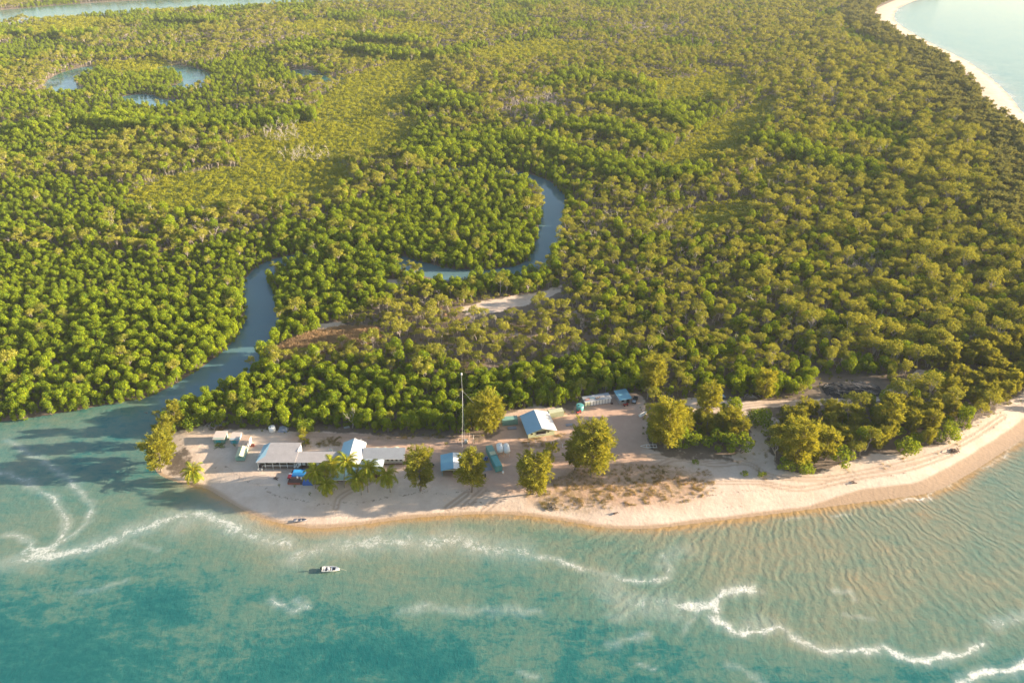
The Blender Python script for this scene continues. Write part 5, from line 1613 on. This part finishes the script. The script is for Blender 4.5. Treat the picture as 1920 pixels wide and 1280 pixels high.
def ute(label, px_, py_, rz, bodym):
    t = thing('utility_truck', label, 'truck', G(px_, py_), rz)
    b = MB()
    b.add([(-2.4, -0.85, 0.5), (2.4, -0.85, 0.5), (2.4, 0.85, 0.5), (-2.4, 0.85, 0.5), (-2.4, -0.85, 1.0), (2.35, -0.8, 0.98), (2.35, 0.8, 0.98), (-2.4, 0.85, 1.0)], [(0, 3, 2, 1), (4, 5, 6, 7), (0, 1, 5, 4), (1, 2, 6, 5), (2, 3, 7, 6), (3, 0, 4, 7)])
    b.build('body', bodym, t)
    MB().add([(-0.5, -0.8, 1.003), (1.3, -0.8, 1.003), (1.3, 0.8, 1.003), (-0.5, 0.8, 1.003), (-0.35, -0.66, 1.72), (0.7, -0.66, 1.72), (0.7, 0.66, 1.72), (-0.35, 0.66, 1.72)],
             [(4, 5, 6, 7), (0, 1, 5, 4), (1, 2, 6, 5), (2, 3, 7, 6), (3, 0, 4, 7)]).build('cab', bodym, t)
    MB().slab([(0.78, -0.6, 1.66), (1.28, -0.7, 1.1), (1.28, 0.7, 1.1), (0.78, 0.6, 1.66)], -0.02).build('windscreen', W_DARK, t)
    MB().box(-2.3, -0.6, -0.75, 0.75, 1.003, 1.05).build('tray', W_STEEL, t)
    for x in (-1.5, 1.5):
        for y in (-0.95, 0.7):
            MB().lathe([(0.28, 0), (0.38, 0.03), (0.38, 0.22), (0.28, 0.25)], 14, (x, y, 0.36), 'y').build('wheel', W_BLACK, t)
quad('red quad bike beside the teal tank at the back of the yard', 1085, 774, 0.5, W_REDP)
quad('red quad bike in front of the small blue-roofed shed', 1173, 760, 0.3, W_REDP)
quad('dark quad bike under the she-oak before the teal containers', 906, 893, 0.2, W_BLACK)
quad('dark blue quad bike on the concrete slab by the containers', 911, 862, 1.3, W_BLUE)
ute('dark utility truck parked on the concrete slab left of the containers', 902, 874, 1.35, W_BLACK)
ute('bright blue utility truck at the forest edge by the sandy track', 1348, 746, 0.15, W_POOL)
ute('dark truck in the shade right of the small blue-roofed shed', 1190, 752, 1.2, W_BLACK)
ute('dark utility truck left of the open blue shed', 803, 878, 0.9, W_BLACK)

# boat trailer and small craft
A, rot, L = frame((1201, 841), (1232, 841))
t = thing('boat_trailer', 'empty pale boat trailer at the right edge of the yard', 'trailer', A, rot)
for y in (0.0, 1.7):
    MB().box(2.2, L, y, y + 0.14, 0.5, 0.64).build('side_beam', W_WHITE, t)
    MB().tube([(2.2, y + 0.07, 0.57), (0.0, 0.9, 0.57)], 0.07, 6).build('drawbar', W_WHITE, t)
for x in (2.3, 3.6, 4.8, L - 0.2):
    MB().box(x, x + 0.12, 0.142, 1.698, 0.5, 0.62).build('cross_beam', W_WHITE, t)
for y in (-0.28, 1.9):
    MB().lathe([(0.22, 0), (0.33, 0.03), (0.33, 0.18), (0.22, 0.21)], 14, (4.3, y, 0.32), 'y').build('wheel', W_BLACK, t)
def hull(Lb, Wb, Hb, n=9):
    """open boat shell with thickness, bow towards +x"""
    m = MB(); vs = []; rings = []
    for i in range(n):
        f = i / (n - 1)
        w = Wb / 2 * (1 - max(0, (f - 0.45) / 0.55) ** 2.2 * 0.97)
        sheer = Hb * (1 + 0.28 * f ** 2)
        keel = 0.0 + 0.22 * max(0, f - 0.6)
        x = Lb * (f - 0.5)
        rings.append([(x, -w, sheer), (x, -w * 0.8, keel + Hb * 0.3), (x, 0, keel - 0.1), (x, w * 0.8, keel + Hb * 0.3), (x, w, sheer),
                      (x, w * 0.86, sheer), (x, w * 0.7, keel + Hb * 0.38), (x, 0, keel + Hb * 0.3), (x, -w * 0.7, keel + Hb * 0.38), (x, -w * 0.86, sheer)])
    k = 10
    vs = [p for r in rings for p in r]
    fs = []
    for i in range(n - 1):
        for j in range(k):
            l = (j + 1) % k
            fs.append((i * k + j, (i + 1) * k + j, (i + 1) * k + l, i * k + l))
    fs.append(tuple(range(k))); fs.append(tuple(reversed(range((n - 1) * k, n * k))))
    return m.add(vs, fs)
q = P(621, 1069, 0)
t = thing('motor_boat', 'white open motor boat with a black outboard anchored off the beach', 'boat', (q[0], q[1], 0.0), R(2))
hull(5.4, 2.1, 0.85).build('hull', W_SKIN, t)
MB().box(-2.66, -2.58, -0.85, 0.85, 0.2, 0.9).build('transom', W_WHITE, t)
MB().box(-2.4, 1.5, -0.72, 0.72, 0.34, 0.37).build('floor', paint('dark_boat_floor', (0.06, 0.06, 0.09), 0.7), t)
for x in (-2.2, -1.1, 0.0):
    MB().box(x, x + 0.42, -0.82, 0.82, 0.6, 0.68).build('bench', W_WHITE, t)
MB().box(-0.75, -0.35, -0.5, 0.1, 0.38, 1.25).build('console', W_WHITE, t)
MB().tube([(2.6, 0, 0.95), (4.2, -0.1, 0.2), (5.4, -0.2, -0.3)], 0.03, 4).build('anchor_line', W_POST, t)
MB().slab([(1.5, -0.55, 0.98), (2.5, -0.12, 1.04), (2.5, 0.12, 1.04), (1.5, 0.55, 0.98)], 0.05).build('bow_deck', W_SKIN, t)
ob_ = MB().add([(-3.3, -0.2, 0.95), (-2.75, -0.2, 0.95), (-2.75, 0.2, 0.95), (-3.3, 0.2, 0.95), (-3.25, -0.16, 1.5), (-2.8, -0.16, 1.55), (-2.8, 0.16, 1.55), (-3.25, 0.16, 1.5)], [(0, 3, 2, 1), (4, 5, 6, 7), (0, 1, 5, 4), (1, 2, 6, 5), (2, 3, 7, 6), (3, 0, 4, 7)]).build('outboard_motor', W_BLACK, t)
MB().box(-3.05, -2.85, -0.06, 0.06, -0.4, 0.947).build('shaft', W_BLACK, ob_)
for a_, b2, rz, lb, lab in ((1206, 778, 0.7, 4.2, 'white dinghy lying at the right edge of the sandy yard'), (563, 977, 0.05, 4.6, 'grey dinghy drawn up at the edge of the water')):
    g = G(a_, b2)
    t = thing('dinghy', lab, 'dinghy', g + Vector((0, 0, 0.12)), rz)
    dm = W_WHITE if 'white' in lab else W_SLATE if 'grey' in lab else W_DECK
    hull(lb, 1.5, 0.6).build('hull', dm, t)
    for x in (-lb * 0.25, lb * 0.05):
        MB().box(x, x + 0.3, -0.5, 0.5, 0.42, 0.47).build('bench', W_POST, t)

# --- dark log heap, brush, driftwood, saplings
g = G(1600, 735)
t = thing('log_heap', 'large dark heap strewn with pale poles beside the sandy track', 'heap', g, 0.05)
rs = np.random.default_rng(77)
m = MB()
nx2, ny2 = 15, 9
for i in range(nx2):
    for j in range(ny2):
        x, y = (i / (nx2 - 1) - 0.5) * 25, (j / (ny2 - 1) - 0.35) * 12
        h_ = 1.9 * max(0, 1 - ((x / 12.5) ** 2 + ((y - 1.8) / 6.4) ** 2)) + rs.uniform(0, 0.3) - 0.15
        m.v.append((x + rs.normal() * 0.3, y + rs.normal() * 0.3, h_))
for i in range(nx2 - 1):
    for j in range(ny2 - 1):
        m.f.append((i * ny2 + j, (i + 1) * ny2 + j, (i + 1) * ny2 + j + 1, i * ny2 + j + 1))
m.build('charred_mound', paint('charcoal', (0.018, 0.018, 0.022), 0.9, 0.3, 0.8, dirt=0.1), t)
for k in range(85):
    x, y = rs.uniform(-10.5, 10.5), rs.uniform(-2.6, 6.2)
    hh = 2.0 * max(0, 1 - ((x / 12.5) ** 2 + ((y - 1.8) / 6.4) ** 2))
    if hh < 0.15: continue
    a_ = rs.normal(-0.65, 0.4); l2 = rs.uniform(1.2, 3.4)
    dx, dy = math.cos(a_) * l2 / 2, math.sin(a_) * l2 / 2
    MB().tube([(x - dx, y - dy, hh + 0.15 + rs.uniform(0, 0.35)), (x + dx, y + dy, hh + 0.15 + rs.uniform(0, 0.35))], [rs.uniform(0.05, 0.11), rs.uniform(0.03, 0.07)], 5).build('log', M_DEAD if rs.random() < 0.55 else M_BARKD, t)
def brush(label, px_, py_, L, mat, n=16, h=0.9, seed=1, name='brush_heap', cat='heap'):
    rs = np.random.default_rng(seed)
    t = thing(name, label, cat, G(px_, py_))
    m = MB()
    for k in range(n):
        x, y = rs.normal() * L * 0.2, rs.normal() * L * 0.12
        a_ = rs.uniform(0, 6.28); l2 = rs.uniform(0.3, 0.6) * L
        z = abs(rs.normal()) * h * 0.5 + 0.08
        m.tube([(x - math.cos(a_) * l2 / 2, y - math.sin(a_) * l2 / 2, z * rs.uniform(0.1, 1)), (x, y, z + 0.15), (x + math.cos(a_) * l2 / 2, y + math.sin(a_) * l2 / 2, z * rs.uniform(0.3, 1.6))], [0.1, 0.14, 0.04], 5)
    m.build('branches', mat, t)
brush('dark red-brown brush heap on the sandy track clearing', 1476, 768, 5.0, paint('red_brown_wood', (0.09, 0.04, 0.035), 0.9), 34, 1.6, 2)
brush('pale fallen branches left of the beach huts by the forest', 392, 800, 7, M_DEAD, 12, 0.7, 3)
brush('grey brush heap between the forest edge and the left huts', 412, 797, 5, W_SLATE, 22, 1.2, 4)
brush('brown drift timber on the sand before the lodge', 519, 897, 2.6, W_DECK, 7, 0.5, 5, 'driftwood', 'driftwood')
brush('criss-cross dry sticks at the front of the dune grass', 1035, 950, 4.5, M_BARKD, 16, 0.25, 6, 'driftwood', 'driftwood')
brush('dark drift log stranded high on the right beach', 1600, 905, 2.6, W_DECK, 8, 0.5, 7, 'driftwood', 'driftwood')
brush('tangle of drift timber near the far right of the beach', 1790, 846, 4, W_DECK, 16, 0.8, 8, 'driftwood', 'driftwood')
brush('pale logs beside the blue truck at the forest edge', 1405, 742, 8, M_DEAD, 10, 0.5, 9, 'driftwood', 'driftwood')
brush('drift sticks on the middle of the beach front', 1155, 962, 2.2, W_DECK, 6, 0.3, 10, 'driftwood', 'driftwood')
brush('pale fallen branches lying in the creek shallows at the left tip', 285, 776, 7, M_BARKD, 14, 0.8, 11, 'driftwood', 'driftwood')
for k, (a_, b2, lab) in enumerate([(524, 914, 'thin sapling on the sand left of the deck'), (553.5, 915, 'leafy sapling at the front corner of the deck'), (582, 930, 'thin staked sapling left of the lowest palm'), (441, 838, 'small dark shrub between the two left huts and the caravan')]):
    t = thing('sapling', lab, 'sapling', G(a_, b2), k)
    MB().tube([(0, 0, -0.1), (0.1, 0.05, 1.5)], [0.05, 0.03], 5).build('stem', M_BARKD, t)
    rs = np.random.default_rng(60 + k)
    link(bpy.data.objects.new('crown', leaf_mesh('sapling_crown', leaves(rs, [((0.1, 0, 1.4), (0.4, 0.4, 0.5)), ((-0.1, 0.15, 0.9), (0.3, 0.3, 0.35))], 12, 0.16, 0.8), M_UNDER)), t)
g = G(410, 838)
t = thing('creeper_patch', 'sprawling dark green creeper in front of the left hut', 'creeper', g)
rs = np.random.default_rng(88)
m = MB()
for k in range(14):
    a_ = rs.uniform(0, 6.28); l2 = rs.uniform(2, 4.4)
    m.tube([(0, 0, 0.2), (math.cos(a_) * l2 * 0.5, math.sin(a_) * l2 * 0.3, 0.25), (math.cos(a_) * l2, math.sin(a_) * l2 * 0.6, 0.06)], [0.06, 0.05, 0.03], 4)
m.build('runner', paint('green_stem', (0.06, 0.12, 0.04), 0.8), t)
bl_ = [((rs.normal() * 1.3, rs.normal() * 0.7 + 0.6, 0.35), (0.7, 0.6, 0.4)) for _ in range(9)]
link(bpy.data.objects.new('leaves', leaf_mesh('creeper_leaves', leaves(rs, bl_, 9, 0.16, 0.8), M_SHRUB)), t)
for k, (a_, b2, rz, ww, dd, hh, mt, lab) in enumerate([(455, 846, 0.3, 1.0, 0.8, 0.8, W_DECK, 'dark crate between the huts and the caravan'), (474, 836, 0.2, 1.3, 1.0, 0.9, W_RED, 'red-brown crate beside the white store wall'), (960, 803, 0.1, 3.5, 1.5, 0.5, W_SLATE, 'grey stack of boards left of the station house'),
    (1068, 797, 0.2, 3.0, 1.2, 0.5, W_SLATE, 'dark stack of boards right of the station house'), (943, 886, 0.1, 0.7, 0.7, 0.7, W_WHITE, 'small white drum in front of the near teal container'), (1147, 757, 0.2, 1.0, 0.6, 0.6, W_DECK, 'dark box at the right end of the panelled cabin'), (650, 801, 0.3, 2.2, 1.2, 0.25, W_STEEL, 'pale tin sheet stack by the tall bare white tree')]):
    t = thing('storage_stack', lab, 'stack', G(a_, b2), rz)
    for q in range(3):
        z0 = hh * q / 3
        MB().box(-ww / 2 + 0.03 * q, ww / 2 - 0.05 * q, -dd / 2 + 0.02 * q, dd / 2 - 0.04 * q, z0 + 0.02, z0 + hh / 3).build('layer', mt, t)
